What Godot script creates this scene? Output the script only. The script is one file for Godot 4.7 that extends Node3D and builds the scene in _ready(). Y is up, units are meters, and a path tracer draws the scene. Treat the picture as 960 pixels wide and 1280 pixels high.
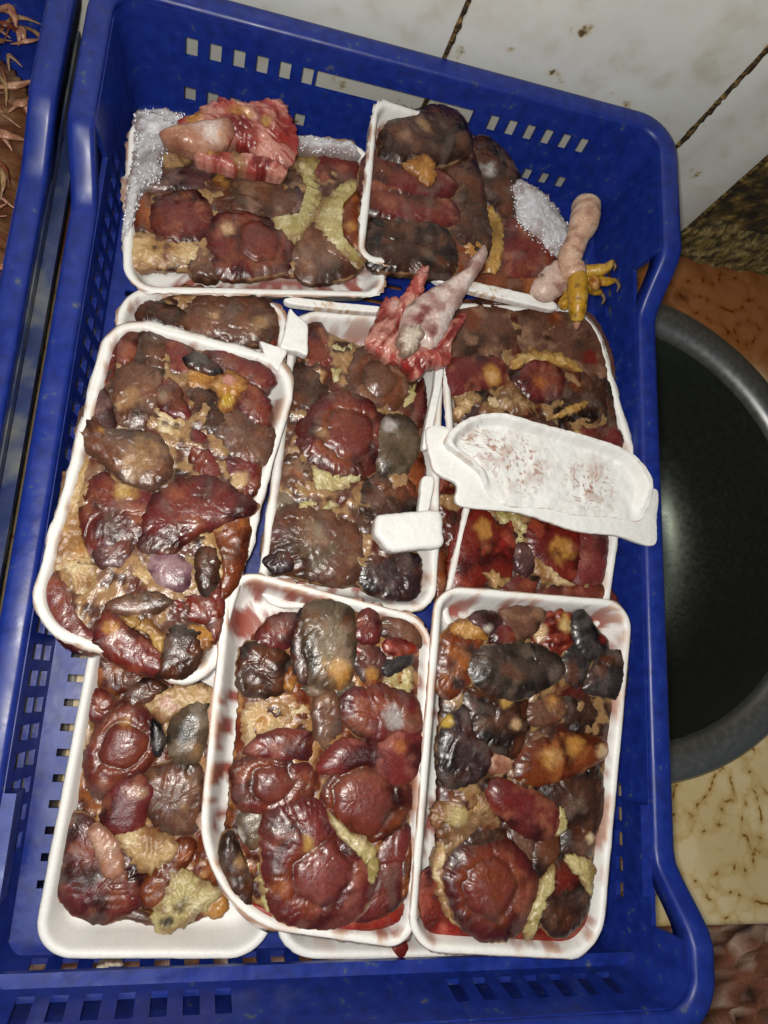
extends Node3D
# A blue plastic crate of foam trays full of frozen gizzards, on a marble counter between a round sink and a tiled wall.
# Units are metres; lists of outline points are millimetres, x and z by turns.

const TONES := {
	"maroon": ["341413", "702c2b", "9e6049"], "wine": ["44181a", "7a302e", "a8665a"], "crimson": ["3c0c08", "74231a", "a04a34"],
	"dark": ["1a0f0b", "442a20", "6e4a38"], "brown": ["3c251c", "6e4a3a", "9a765e"], "rust": ["3e150a", "79391c", "ad6836"],
	"purple": ["331a1c", "62403f", "90706a"], "mauve": ["4a2a34", "84606a", "b09094"], "black": ["131012", "322b2b", "5c5552"],
	"charcoal": ["1d1613", "43372f", "6c5c50"], "inky": ["160e10", "3a2629", "65504e"], "grey": ["3a3024", "6a5946", "978873"],
	"tan": ["6e4c30", "a8845c", "cfae86"], "blush": ["875440", "bd8a70", "ddb59b"], "fat": ["8a682c", "c29a54", "dcc084"],
	"orange": ["8a4e16", "c08a44", "dcb47a"], "cream": ["a87e50", "dabb8c", "f0dfba"], "greenfat": ["a8985e", "d0c48e", "e8e0ba"],
	"yellow": ["94761c", "c8aa3c", "e0cc78"], "red": ["5a0c0a", "9c2c24", "c86a5a"], "pink": ["a8625c", "d69c94", "ecccc6"],
	"flesh": ["7a2422", "b4544c", "e0a898"], "bone": ["b08c84", "dec6be", "f2e6e0"], "skin": ["b58a78", "dab8a4", "eedccc"],
	"white": ["c8bcae", "e0d8ce", "f0ece6"], "frosty": ["8c8680", "b4b0ac", "dcdad8"], "frost": ["a8a4a4", "d6d4d6", "f4f4f8"],
	"scaly": ["8c6a10", "c89c2c", "e2c264"], "foam": ["e6e5e1", "ebebe8", "f0f0ee"], "waste": ["5a3c26", "94704e", "c4a888"],
	"mortar": ["4a3c14", "96803e", "c8b478"],
}
var tone_sets := {}
var n_soft := FastNoiseLite.new()
var n_mid := FastNoiseLite.new()
var n_fine := FastNoiseLite.new()
var n_lump := FastNoiseLite.new()
var rng := RandomNumberGenerator.new()
var meat_mat: StandardMaterial3D
var fat_mat: StandardMaterial3D
var foam_mat: StandardMaterial3D
var frost_mat: StandardMaterial3D
var blue_mat: StandardMaterial3D
var names := {}

func lin(h: String) -> Color:
	return Color(h).srgb_to_linear()

func noise(kind: int, freq: float, seed_: int, oct := 3) -> FastNoiseLite:
	var n := FastNoiseLite.new()
	n.noise_type = kind; n.frequency = freq; n.seed = seed_
	n.fractal_octaves = oct
	if oct == 1: n.fractal_type = FastNoiseLite.FRACTAL_NONE
	return n

func ntex(freq: float, seed_: int, lo: Color, hi: Color, size := 512, kind := FastNoiseLite.TYPE_SIMPLEX_SMOOTH, oct := 5, ridged := false) -> NoiseTexture2D:
	var t := NoiseTexture2D.new()
	t.width = size; t.height = size; t.seamless = true
	t.noise = noise(kind, freq, seed_, oct)
	if ridged: t.noise.fractal_type = FastNoiseLite.FRACTAL_RIDGED
	var g := Gradient.new()
	g.set_color(0, lo); g.set_color(1, hi)
	t.color_ramp = g
	return t

func ramp(t: NoiseTexture2D, stops: Array) -> NoiseTexture2D:
	var g := Gradient.new()
	g.offsets = PackedFloat32Array(stops.map(func(s): return s[0]))
	g.colors = PackedColorArray(stops.map(func(s): return Color(s[1])))
	t.color_ramp = g
	return t

func tri(m: StandardMaterial3D, tile_metres: float) -> StandardMaterial3D:
	m.uv1_triplanar = true; m.uv1_world_triplanar = true
	m.uv1_scale = Vector3.ONE / tile_metres
	return m

func free_name(called: String) -> String:
	names[called] = names.get(called, -1) + 1
	return called if names[called] == 0 else "%s_%03d" % [called, names[called]]

func tag(o: Node3D, label: String, category: String, group := "", kind := "") -> Node3D:
	if label: o.set_meta("label", label)
	if category: o.set_meta("category", category)
	if group: o.set_meta("group", group)
	if kind: o.set_meta("kind", kind)
	return o

func put(called: String, m: Mesh, mat: Material, parent: Node = null, at := Vector3.ZERO) -> MeshInstance3D:
	var o := MeshInstance3D.new()
	o.name = free_name(called) if parent == null else called
	o.mesh = m; o.material_override = mat; o.position = at
	(self if parent == null else parent).add_child(o, true)
	return o

func base(called: String, at := Vector3.ZERO) -> Node3D:
	var o := Node3D.new()
	o.name = free_name(called); o.position = at
	add_child(o, true)
	return o

func grid_mesh(v: PackedVector3Array, c: PackedColorArray, cols: int, rows: int, wrap: bool, smooth := true) -> ArrayMesh:
	var ix := PackedInt32Array()
	for k in rows - 1:
		for j in (cols if wrap else cols - 1):
			var a := k * cols + j
			var b := k * cols + (j + 1) % cols
			ix.append_array([a, b, a + cols, b, b + cols, a + cols])
	var ar := []
	ar.resize(Mesh.ARRAY_MAX)
	ar[Mesh.ARRAY_VERTEX] = v
	if c.size(): ar[Mesh.ARRAY_COLOR] = c
	ar[Mesh.ARRAY_INDEX] = ix
	var m := ArrayMesh.new()
	m.add_surface_from_arrays(Mesh.PRIMITIVE_TRIANGLES, ar)
	var st := SurfaceTool.new()
	st.create_from(m, 0)
	if not smooth:
		st.deindex()
		st.set_smooth_group(-1)
	st.generate_normals()
	return st.commit()

# ---------- lumps of meat, fat, skin, foam: an outline filled with a domed, wrinkled surface ----------
func outline(pts: Array, step: float) -> PackedVector2Array:
	var n := pts.size() / 2
	var o := PackedVector2Array()
	for i in n:
		var q := []
		for k in [-1, 0, 1, 2]:
			var w: int = posmod(i + k, n)
			q.append(Vector2(pts[2 * w], pts[2 * w + 1]))
		var m := maxi(2, int(q[1].distance_to(q[2]) / step))
		for s in m:
			o.append(q[1].cubic_interpolate(q[2], q[0], q[3], float(s) / m))
	return o

func lump_mesh(pts: Array, c: Vector2, dome: float, style: String, tones: Array, spots: Array, ring: Array, seed_: float, step := 1.0) -> ArrayMesh:
	var o := outline(pts, step)
	var n := o.size()
	var xx := 0.0; var xy := 0.0; var yy := 0.0
	for p in o:
		var d := p - c
		xx += d.x * d.x; xy += d.x * d.y; yy += d.y * d.y
	var ang := 0.5 * atan2(2.0 * xy, xx - yy)
	var ax := Vector2(cos(ang), sin(ang))
	var la := 0.0; var lb := 0.0
	for p in o:
		la = maxf(la, absf((p - c).dot(ax)))
		lb = maxf(lb, absf((p - c).cross(ax)))
	var spine := maxf(0.0, la - lb) * 0.8
	var rings := clampi(int(lb / step * 1.25), 5, 60)
	var v := PackedVector3Array()
	var col := PackedColorArray()
	var fat := style == "fat"
	var foam := style == "foam" or style == "dish"
	var rough := 0.5 if style == "smooth" else 1.0
	var jit := 0.25 if foam else (1.7 if fat else (1.6 if style == "fibre" else 0.7))
	var wdir := Vector2.from_angle(seed_ * 1.7)
	for j in n:
		o[j] += (o[j] - c).normalized() * (n_mid.get_noise_3d(o[j].x * 1.3, o[j].y * 1.3, seed_ * 13.0) * 1.6 + n_mid.get_noise_3d(o[j].x * 3.0, o[j].y * 3.0, seed_ * 13.0) * 0.4) * jit
	for k in rings + 3:
		var s := sin(minf(1.0, float(k) / rings) * PI * 0.5)
		var drop := 0.0
		if k == rings + 1: drop = 1.6
		if k == rings + 2: drop = 9.0 if not foam else dome + 1.5
		var grow := 1.0 if k <= rings else (1.012 if k == rings + 1 else (0.9 if not foam else 0.985))
		for j in n:
			var d := o[j] - c
			var root := ax * clampf(d.dot(ax), -spine, spine) * 0.9
			var p: Vector2 = (root + (d - root) * s * grow)
			var q := p + c
			var h := dome * pow(maxf(0.0, 1.0 - pow(s, 3.2)), 0.9)
			var edge := minf(1.0, (1.0 - s) * 5.0)
			var ring_r := 9.0
			var a := n_soft.get_noise_3d(q.x, q.y, seed_ * 31.0)
			var b := n_mid.get_noise_3d(q.x, q.y, seed_ * 17.0)
			var f := n_fine.get_noise_3d(q.x, q.y, seed_ * 7.0)
			var fib := n_mid.get_noise_3d(q.dot(wdir) * 0.22 + a * 1.5, q.cross(wdir) * 1.25, seed_ * 2.0 + 70.0)
			if foam:
				h = dome * (1.0 - pow(s, 14.0) * 0.35) + b * 0.25
				if style == "dish":
					var up := smoothstep(-0.15, 0.35, -d.normalized().y + absf(d.normalized().x) * 0.35)
					h = 1.5 + (dome - 1.5) * smoothstep(0.76, 0.93, s) * up + b * 0.5 + a * 1.2
			elif style == "bed":
				h = dome * pow(maxf(0.0, 1.0 - pow(s, 8.0)), 0.8) + edge * (a * 2.2 + b * 0.8 + f * 0.15)
			elif fat and tones == tone_of("frost"):
				h += edge * (a * 3.0 + b * 1.6 + f * 0.7)
			elif fat:
				var cell := n_lump.get_noise_3d(q.x, q.y, seed_ * 5.0)
				h += edge * (-cell * 1.1 - 0.5 + b * 1.3 + f * 0.3)
			else:
				var calm := 1.0
				if ring.size(): calm = lerpf(0.3, 1.0, smoothstep(0.9, 1.6, Vector2(q.x - ring[0], q.y - ring[1]).length() / ring[2]))
				h += edge * rough * (a * dome * 0.2 * calm + b * 0.3 * calm + f * 0.05)
				var fold := 1.0 - absf(n_soft.get_noise_3d(q.x * 0.75 + a * 6.0, q.y * 0.75, seed_ * 3.0 + 90.0)) * 9.0
				h -= edge * rough * rough * 1.0 * calm * maxf(0.0, fold) * smoothstep(-0.3, 0.2, b + a)
				if style == "lobe":
					h += edge * 0.5 * fib * smoothstep(-0.1, 0.35, a - b)
				elif style == "fibre":
					h += edge * (1.3 * fib + b * 0.9 + a * 1.5)
				elif style == "bead":
					h -= edge * 0.9 * n_lump.get_noise_3d(q.x * 1.8, q.y * 1.8, 4.0)
			if ring.size():
				var r: float = Vector2(q.x - ring[0], (q.y - ring[1]) * (1.08 + 0.15 * sin(seed_ * 5.0))).length() / ring[2] + a * 0.3 + b * 0.05
				var g: float = (r - 1.0) / 0.15
				h += edge * (1.5 * maxf(0.0, 1.0 - r * r) - 1.2 * exp(-g * g) + (0.1 * sin(r * 19.0 + b * 5.0 + a * 6.0) * smoothstep(1.9, 1.1, r) * smoothstep(0.12, 0.4, r)))
				ring_r = r
			v.append(Vector3(p.x, h - drop, p.y) * 0.001)
			var tint := n_soft.get_noise_3d(q.x * 0.62, q.y * 0.62, seed_ * 31.0 + 900.0)
			var shade := smoothstep(-0.55, 0.2, tint + b * 0.16 + f * 0.05)
			var light := smoothstep(0.04, 0.55, n_soft.get_noise_3d(q.x * 0.9, q.y * 0.9, seed_ * 11.0 + 50.0) + b * 0.2 + f * 0.1)
			var cc: Color = tones[0].lerp(tones[1], shade).lerp(tones[2], light * 0.75)
			if style == "lobe" or style == "coin" or style == "bead":
				var warm := smoothstep(0.0, 0.45, n_soft.get_noise_3d(q.x * 0.7, q.y * 0.7, seed_ * 19.0 + 300.0) + b * 0.06)
				cc = cc.lerp(warm_tone, warm * 0.3)
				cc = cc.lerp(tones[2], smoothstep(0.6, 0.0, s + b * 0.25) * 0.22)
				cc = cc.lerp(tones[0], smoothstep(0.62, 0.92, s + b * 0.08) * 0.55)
				cc = cc.lerp(seam_tone, smoothstep(0.955, 0.99, s + b * 0.03) * smoothstep(-0.2, 0.25, n_soft.get_noise_3d(q.x, q.y, seed_ + 777.0)) * 0.7)
				var film := smoothstep(0.15, 0.5, n_soft.get_noise_3d(q.x * 0.9, q.y * 0.9, seed_ * 23.0 + 600.0) + f * 0.06)
				cc = cc.lerp(film_tone, film * 0.24)
			if ring_r < 9.0:
				var halo: float = (ring_r - 1.12) / 0.2
				cc = cc.lerp(tones[1].lerp(tones[2], 0.25), smoothstep(1.05, 0.7, ring_r) * 0.6)
				cc = cc.lerp(warm_tone, exp(-halo * halo) * 0.45 * smoothstep(-0.5, 0.3, tint))
				cc = cc.lerp(tones[0], exp(-pow((ring_r - 1.0) / 0.07, 2.0)) * 0.5)
			if fat: cc = cc.lerp(bed_meat, smoothstep(0.55, 1.0, s + b * 0.5 + a * 0.4) * 0.55)
			if style == "fibre":
				var streak := smoothstep(0.0, 0.4, fib + a * 0.4)
				cc = cc.lerp(tones[2], streak * 0.65)
			if style == "bed":
				var pale := n_soft.get_noise_3d(q.x * 1.15, q.y * 1.15, seed_ * 3.0 + 40.0) + b * 0.25
				cc = cc.lerp(bed_pale.lerp(tones[2], 0.3), smoothstep(-0.05, 0.2, pale) * 0.8)
				cc = cc.lerp(bed_blood, smoothstep(0.15, 0.45, tint - pale * 0.4) * 0.7)
			if foam:
				var vein := 1.0 - absf(n_mid.get_noise_3d(q.x * 0.8 + b * 3.0, q.y * 0.8, seed_)) * 9.0
				for sp in spots:
					var w := smoothstep(sp[2] * 1.3, sp[2] * 0.3, Vector2(q.x - sp[0], q.y - sp[1]).length())
					cc = cc.lerp(sp[3][1].lerp(sp[3][2], 0.6), w * clampf(maxf(0.0, vein) * 1.3 + smoothstep(0.1, 0.5, a) * 0.4, 0.0, 0.85))
				if s > 0.985: cc = cc.lerp(lin("b07f58"), 0.35 * smoothstep(-0.2, 0.4, b))
			else:
				for sp in spots:
					var dist: float = Vector2(q.x - sp[0], q.y - sp[1]).length() + (a + b * 0.6) * sp[2] * 0.9
					var w := smoothstep(sp[2] * 1.45, sp[2] * 0.15, dist)
					cc = cc.lerp(sp[3][1].lerp(sp[3][2], light), w * 0.9)
			col.append(cc)
	return grid_mesh(v, col, n, rings + 3, true)

func tone_of(t: String) -> Array:
	if not tone_sets.has(t): tone_sets[t] = TONES[t].map(func(h): return lin(h))
	return tone_sets[t]

var seam_tone := lin("b08c62")
var bed_meat := lin("7a4630")
var bed_pale := lin("c09a66")
var bed_blood := lin("5c1a10")
var warm_tone := lin("8f4a22")
var film_tone := lin("8d8076")
var lump_count := 0
func lump(called: String, label: String, category: String, pts: Array, y: float, dome: float, style: String, tone: String, spots := [], ring := [], parent: Node = null, group := "") -> MeshInstance3D:
	lump_count += 1
	var c := Vector2.ZERO
	for i in pts.size() / 2: c += Vector2(pts[2 * i], pts[2 * i + 1])
	c /= pts.size() / 2
	var sp := spots.map(func(s): return [s[0], s[1], s[2], tone_of(s[3])])
	var m := lump_mesh(pts, c, dome, style, tone_of(tone), sp, ring, lump_count * 1.37)
	var mat := meat_mat
	if style == "fat": mat = fat_mat
	if style == "foam" or style == "dish": mat = foam_mat
	if tone == "frost": mat = frost_mat if style == "fat" else fat_mat
	var at := Vector3(c.x * 0.001, y, c.y * 0.001)
	if parent: at -= parent.position
	var o := put(called, m, mat, parent, at)
	if label: tag(o, label, category, group)
	return o

# ---------- foam trays: a rounded profile swept round a bent quad ----------
func tray(label: String, q: Array, radii: Array, deep: float, stain: float, seed_: float, jag := 0.4) -> Array:
	var at := Vector3.ZERO
	for p in q: at += p / 4.0
	var w: float = (q[0].distance_to(q[1]) + q[3].distance_to(q[2])) * 500.0
	var l: float = (q[0].distance_to(q[3]) + q[1].distance_to(q[2])) * 500.0
	var up: Vector3 = (q[2] - q[0]).cross(q[1] - q[3]).normalized()
	if up.y < 0.0: up = -up
	# [inset mm, height mm]
	var prof := [[11.0, -deep], [8.5, -deep + 0.8], [7.0, -deep + 4.0], [3.0, -6.0], [0.8, -2.2], [0.0, -1.0], [0.25, 0.0], [1.2, 0.55], [2.6, 0.65], [3.8, 0.3], [4.8, -0.8], [5.8, -3.0], [8.0, -8.0], [10.5, -deep + 7.0], [12.5, -deep + 4.0], [15.5, -deep + 2.7], [20.0, -deep + 2.4], [30.0, -deep + 2.4], [46.0, -deep + 2.4]]
	var hw := w / 2.0; var hl := l / 2.0
	var v := PackedVector3Array(); var col := PackedColorArray()
	var n := 0
	for pi in prof.size():
		var inset: float = prof[pi][0]
		n = 0
		for corner in 4:
			var sx: float = [-1, 1, 1, -1][corner]; var sz: float = [-1, -1, 1, 1][corner]
			var r: float = maxf(radii[corner] - inset, 3.0)
			var ix := maxf(0.2, hw - inset); var iz := maxf(0.2, hl - inset)
			r = minf(r, minf(ix, iz) * 0.98)
			var cc := Vector2(sx * (ix - r), sz * (iz - r))
			var a0: float = [PI, 1.5 * PI, 0.0, 0.5 * PI][corner]
			for s in 15:
				var p := cc + Vector2.from_angle(a0 + s / 14.0 * PI / 2.0) * r
				v.append(Vector3(p.x, prof[pi][1], p.y)); n += 1
			var nx: int = (corner + 1) % 4
			var r2: float = minf(maxf(radii[nx] - inset, 3.0), minf(ix, iz) * 0.98)
			var p1 := v[v.size() - 1]
			var nsx: float = [-1, 1, 1, -1][nx]; var nsz: float = [-1, -1, 1, 1][nx]
			var c2 := Vector2(nsx * (ix - r2), nsz * (iz - r2)) + Vector2.from_angle(a0 + PI / 2.0) * r2
			for s in range(1, 36):
				var p := Vector2(p1.x, p1.z).lerp(c2, s / 36.0)
				v.append(Vector3(p.x, prof[pi][1], p.y)); n += 1
	var white: Color = lin("ecebe7"); var rust := lin("8e5a34"); var blood := lin("8a2114"); var tan := lin("c99b6c")
	for i in v.size():
		var p := v[i]
		var pi: int = i / n
		var a := n_soft.get_noise_3d(p.x * 0.9, p.z * 0.9, seed_ * 41.0)
		var b := n_mid.get_noise_3d(p.x, p.z, seed_ * 23.0)
		var rim := v[(i % n) + 5 * n]
		var e := n_mid.get_noise_3d(rim.x * 1.6, rim.z * 1.6, seed_ * 9.0)
		var wave := n_soft.get_noise_3d(rim.x * 0.6, rim.z * 0.6, seed_ * 3.0 + 7.0)
		var out := Vector2(p.x, p.z).normalized()
		var k := jag * (e * 2.2 + wave * 3.0) * (1.0 if pi > 2 and pi < 12 else 0.3)
		p += Vector3(out.x * k, jag * wave * 3.2 + b * 0.3, out.y * k)
		# colour: stains that soaked in along the edge and down the inside
		var cc := white
		var line := 1.0 if (pi >= 4 and pi <= 6) else 0.0
		cc = cc.lerp(rust, clampf(line * (0.15 + stain) * smoothstep(-0.35, 0.15, e + a) * 0.85, 0.0, 0.85))
		cc = cc.lerp(tan, clampf(stain * smoothstep(0.05, 0.5, a + b * 0.4) * (0.25 if pi < 9 else 0.7), 0.0, 0.7))
		if pi >= 9: cc = cc.lerp(blood, clampf((pi - 8) * 0.2 * stain * smoothstep(-0.12, 0.3, a + b * 0.5), 0.0, 0.85))
		var vein := maxf(0.0, 1.0 - absf(n_mid.get_noise_3d(p.x * 0.7, p.z * 0.7, seed_ + 60.0)) * 22.0)
		cc = cc.lerp(blood, vein * stain * 0.55 * smoothstep(0.0, 0.3, wave + a))
		col.append(cc)
		var u := 0.5 + p.x / w; var t := 0.5 + p.z / l
		var world: Vector3 = q[0].lerp(q[1], u).lerp(q[3].lerp(q[2], u), t) + up * p.y * 0.001
		v[i] = world - at
	var o := put("foam_tray", grid_mesh(v, col, n, prof.size(), true), foam_mat, null, at)
	tag(o, label, "tray", "white foam trays in the crate")
	return [o, at]

# ---------- crate ----------
func sheet(st: SurfaceTool, a: Vector3, b: Vector3, c: Vector3, d: Vector3, us: Array, vs: Array, holes: Dictionary, thick: Vector3) -> void:
	# quad a-b (u) by a-d (v), cells of `holes` left open, with its own thickness
	var at := func(i: int, j: int, back: bool) -> Vector3:
		var p: Vector3 = a.lerp(b, us[i]).lerp(d.lerp(c, us[i]), vs[j])
		return p + thick if back else p
	var open := func(i: int, j: int) -> bool:
		return i < 0 or j < 0 or i >= us.size() - 1 or j >= vs.size() - 1 or holes.has(Vector2i(i, j))
	var quad := func(p: Vector3, q: Vector3, r: Vector3, s: Vector3) -> void:
		for x in [p, q, r, p, r, s]: st.add_vertex(x)
	for i in us.size() - 1:
		for j in vs.size() - 1:
			if holes.has(Vector2i(i, j)): continue
			quad.call(at.call(i, j, false), at.call(i + 1, j, false), at.call(i + 1, j + 1, false), at.call(i, j + 1, false))
			quad.call(at.call(i, j + 1, true), at.call(i + 1, j + 1, true), at.call(i + 1, j, true), at.call(i, j, true))
			for s in [[-1, 0, 0, 0, 0, 1], [1, 0, 1, 1, 1, 0], [0, -1, 1, 0, 0, 0], [0, 1, 0, 1, 1, 1]]:
				if open.call(i + s[0], j + s[1]):
					quad.call(at.call(i + s[2], j + s[3], false), at.call(i + s[4], j + s[5], false), at.call(i + s[4], j + s[5], true), at.call(i + s[2], j + s[3], true))

func new_st() -> SurfaceTool:
	var st := SurfaceTool.new()
	st.begin(Mesh.PRIMITIVE_TRIANGLES)
	st.set_smooth_group(-1)
	return st

func done(st: SurfaceTool) -> ArrayMesh:
	st.generate_normals()
	return st.commit()

func cuts(list: Array, lo: float, hi: float) -> Array:
	var r := [0.0]
	for x in list: r.append((x - lo) / (hi - lo))
	r.append(1.0)
	return r

const HM := 0.0468
const HB := 0.0744
func rim_height(z: float) -> float:
	var a := absf(z)
	var z0 := 0.212 if z > 0.0 else 0.150
	var z1 := 0.251 if z > 0.0 else 0.190
	return lerpf(HM, HB, smoothstep(0.0, 1.0, clampf((a - z0) / (z1 - z0), 0.0, 1.0)) * 0.35 + clampf((a - z0) / (z1 - z0), 0.0, 1.0) * 0.65)

func side_x(y: float) -> float: return 0.178 + 0.15 * y
func end_z(y: float) -> float: return 0.270 + 0.2 * y

func crate(label: String, at: Vector3) -> Node3D:
	var t := base("plastic_crate", at)
	tag(t, label, "crate", "blue plastic crates on the counter")
	# floor with slots along both sides
	var st := new_st()
	var zc := []; var holes := {}
	for k in 36:
		var z := -0.25 + k * 0.0138
		zc.append(z); zc.append(z + 0.0042)
		holes[Vector2i(1, zc.size() - 1)] = true
		holes[Vector2i(3, zc.size() - 1)] = true
		if k > 2 and k % 2 == 0: holes[Vector2i(5, zc.size() - 1)] = true
	sheet(st, Vector3(-0.178, 0, -0.27), Vector3(0.178, 0, -0.27), Vector3(0.178, 0, 0.27), Vector3(-0.178, 0, 0.27), cuts([-0.1685, -0.157, -0.02, 0.02, 0.157, 0.1685], -0.178, 0.178), cuts(zc, -0.27, 0.27), holes, Vector3(0, -0.003, 0))
	put("floor", done(st), blue_mat, t)
	# side walls
	for s in [-1.0, 1.0]:
		st = new_st()
		zc = []; holes = {}
		for k in 30:
			var z := -0.205 + k * (0.0142 if s < 0 else 0.0151)
			zc.append(z); zc.append(z + (0.0082 if s < 0 else 0.0088))
			var i := zc.size() - 1
			if s < 0:
				holes[Vector2i(i, 1)] = true
				holes[Vector2i(i, 3)] = true
			elif k > 24 or k < 3: holes[Vector2i(i, 1)] = true
		var ys := cuts([0.006, 0.0185, 0.0215, 0.034], 0.0, HM - 0.004) if s < 0 else cuts([0.012, 0.0185], 0.0, HM - 0.004)
		var xt := side_x(HM - 0.004)
		var th := Vector3(s * 0.003, 0, 0)
		if s > 0: sheet(st, Vector3(xt - 0.0064, 0, -0.262), Vector3(xt - 0.0064, 0, 0.262), Vector3(xt, HM - 0.004, 0.262), Vector3(xt, HM - 0.004, -0.262), cuts(zc, -0.262, 0.262), ys, holes, th)
		else: sheet(st, Vector3(-xt, HM - 0.004, -0.262), Vector3(-xt, HM - 0.004, 0.262), Vector3(-xt + 0.0064, 0, 0.262), Vector3(-xt + 0.0064, 0, -0.262), cuts(zc, -0.262, 0.262), flip(ys), flip_holes(holes, ys.size() - 2), th)
		put("side_wall", done(st), blue_mat, t)
		# the raised ends of the side wall
		for e in [-1.0, 1.0]:
			st = new_st()
			var za: float = 0.251 * e if e > 0 else -0.190
			var zb: float = 0.272 * e
			var lo := minf(za, zb); var hi := maxf(za, zb)
			var x0 := side_x(HM - 0.006); var x1 := side_x(HB - 0.004)
			if s > 0: sheet(st, Vector3(x0, HM - 0.006, lo), Vector3(x0, HM - 0.006, hi), Vector3(x1, HB - 0.004, hi), Vector3(x1, HB - 0.004, lo), [0.0, 1.0], [0.0, 1.0], {}, th)
			else: sheet(st, Vector3(-x1, HB - 0.004, lo), Vector3(-x1, HB - 0.004, hi), Vector3(-x0, HM - 0.006, hi), Vector3(-x0, HM - 0.006, lo), [0.0, 1.0], [0.0, 1.0], {}, th)
			put("corner_panel", done(st), blue_mat, t)
		# a rib that stiffens the wall by the front corner
		st = new_st()
		var xr: float = side_x(0.02) * s
		box(st, Vector3(xr + s * 0.001, 0.0335, 0.2085), Vector3(0.007, 0.020, 0.052), 0.0)
		put("stiffening_rib", done(st), blue_mat, t)
	# outer skin behind the slotted left wall and the slotted front wall
	st = new_st()
	box(st, Vector3(-0.1935, 0.018, 0.0), Vector3(0.003, 0.05, 0.53), 0.0)
	put("outer_skin", done(st), blue_mat, t)
	st = new_st()
	box(st, Vector3(0, 0.02, 0.2875), Vector3(0.37, 0.06, 0.003), 0.0)
	put("outer_skin", done(st), blue_mat, t)
	# back wall: two rows of slots at each end, a long hand hole between
	st = new_st()
	holes = {}
	var xs := []
	for k in 6:
		xs.append(-0.1476 + k * 0.0153); xs.append(-0.1476 + k * 0.0153 + 0.0078)
	xs.append(-0.0615); xs.append(0.052)
	for k in 6:
		xs.append(0.0645 + k * 0.0143); xs.append(0.0645 + k * 0.0143 + 0.0076)
	for k in 13:
		var i := 2 * k + 1
		if k == 6: holes[Vector2i(i, 3)] = true
		else:
			holes[Vector2i(i, 3)] = true
			if k != 3 and k != 4: holes[Vector2i(i, 1)] = true
	var zt := end_z(HB - 0.004)
	sheet(st, Vector3(-0.187, 0, -0.27), Vector3(0.187, 0, -0.27), Vector3(0.187, HB - 0.004, -zt), Vector3(-0.187, HB - 0.004, -zt), cuts(xs, -0.187, 0.187), cuts([0.009, 0.0205, 0.0415, 0.0552], 0.0, HB - 0.004), holes, Vector3(0, 0, -0.003))
	put("back_wall", done(st), blue_mat, t)
	# front wall
	st = new_st()
	holes = {}; xs = []
	for k in 21:
		xs.append(-0.165 + k * 0.0158); xs.append(-0.165 + k * 0.0158 + 0.0082)
		var i := 2 * k + 1
		holes[Vector2i(i, 3)] = true
		if k < 7 or k > 13: holes[Vector2i(i, 1)] = true
	sheet(st, Vector3(-0.187, HB - 0.004, zt), Vector3(0.187, HB - 0.004, zt), Vector3(0.187, 0, 0.27), Vector3(-0.187, 0, 0.27), cuts(xs, -0.187, 0.187), flip(cuts([0.003, 0.0225, 0.036, 0.056], 0.0, HB - 0.004)), holes, Vector3(0, 0, 0.003))
	put("front_wall", done(st), blue_mat, t)
	st = new_st()
	box(st, Vector3(0.0, 0.0275, 0.2735), Vector3(0.36, 0.004, 0.009), 0.0)
	put("front_ledge", done(st), blue_mat, t)
	# rounded corners between the walls
	for sx in [-1.0, 1.0]:
		for sz in [-1.0, 1.0]:
			var v := PackedVector3Array()
			for r in 2:
				var y: float = [0.0, HB - 0.003][r]
				var rad: float = [0.012, 0.022][r]
				for k in 9:
					var a := k / 8.0 * PI / 2.0
					v.append(Vector3(sx * (side_x(y) - rad + rad * cos(a) + 0.001), y, sz * (end_z(y) - rad + rad * sin(a) + 0.001)))
			put("corner", grid_mesh(v, PackedColorArray(), 9, 2, false), blue_mat, t)
	# the rim
	var prof := [[-0.0005, -0.016], [0.0, -0.003], [0.0008, -0.0009], [0.003, 0.0], [0.0115, 0.0], [0.0142, -0.0009], [0.015, -0.003], [0.0152, -0.017], [0.0125, -0.017], [0.0122, -0.0035], [0.0035, -0.003], [0.0028, -0.016]]
	var path := []
	var seg := [[-1, -1], [1, -1], [1, 1], [-1, 1]]
	for cidx in 4:
		var sx: float = seg[cidx][0]; var sz: float = seg[cidx][1]
		for k in 11:
			path.append([sx, sz, k / 10.0, cidx])
		if cidx % 2 == 0:
			for k in range(1, 30): path.append([0.0, 0.0, k / 30.0, cidx])
		else:
			for k in range(1, 70): path.append([0.0, 0.0, k / 70.0, cidx])
	var rv := PackedVector3Array()
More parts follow.
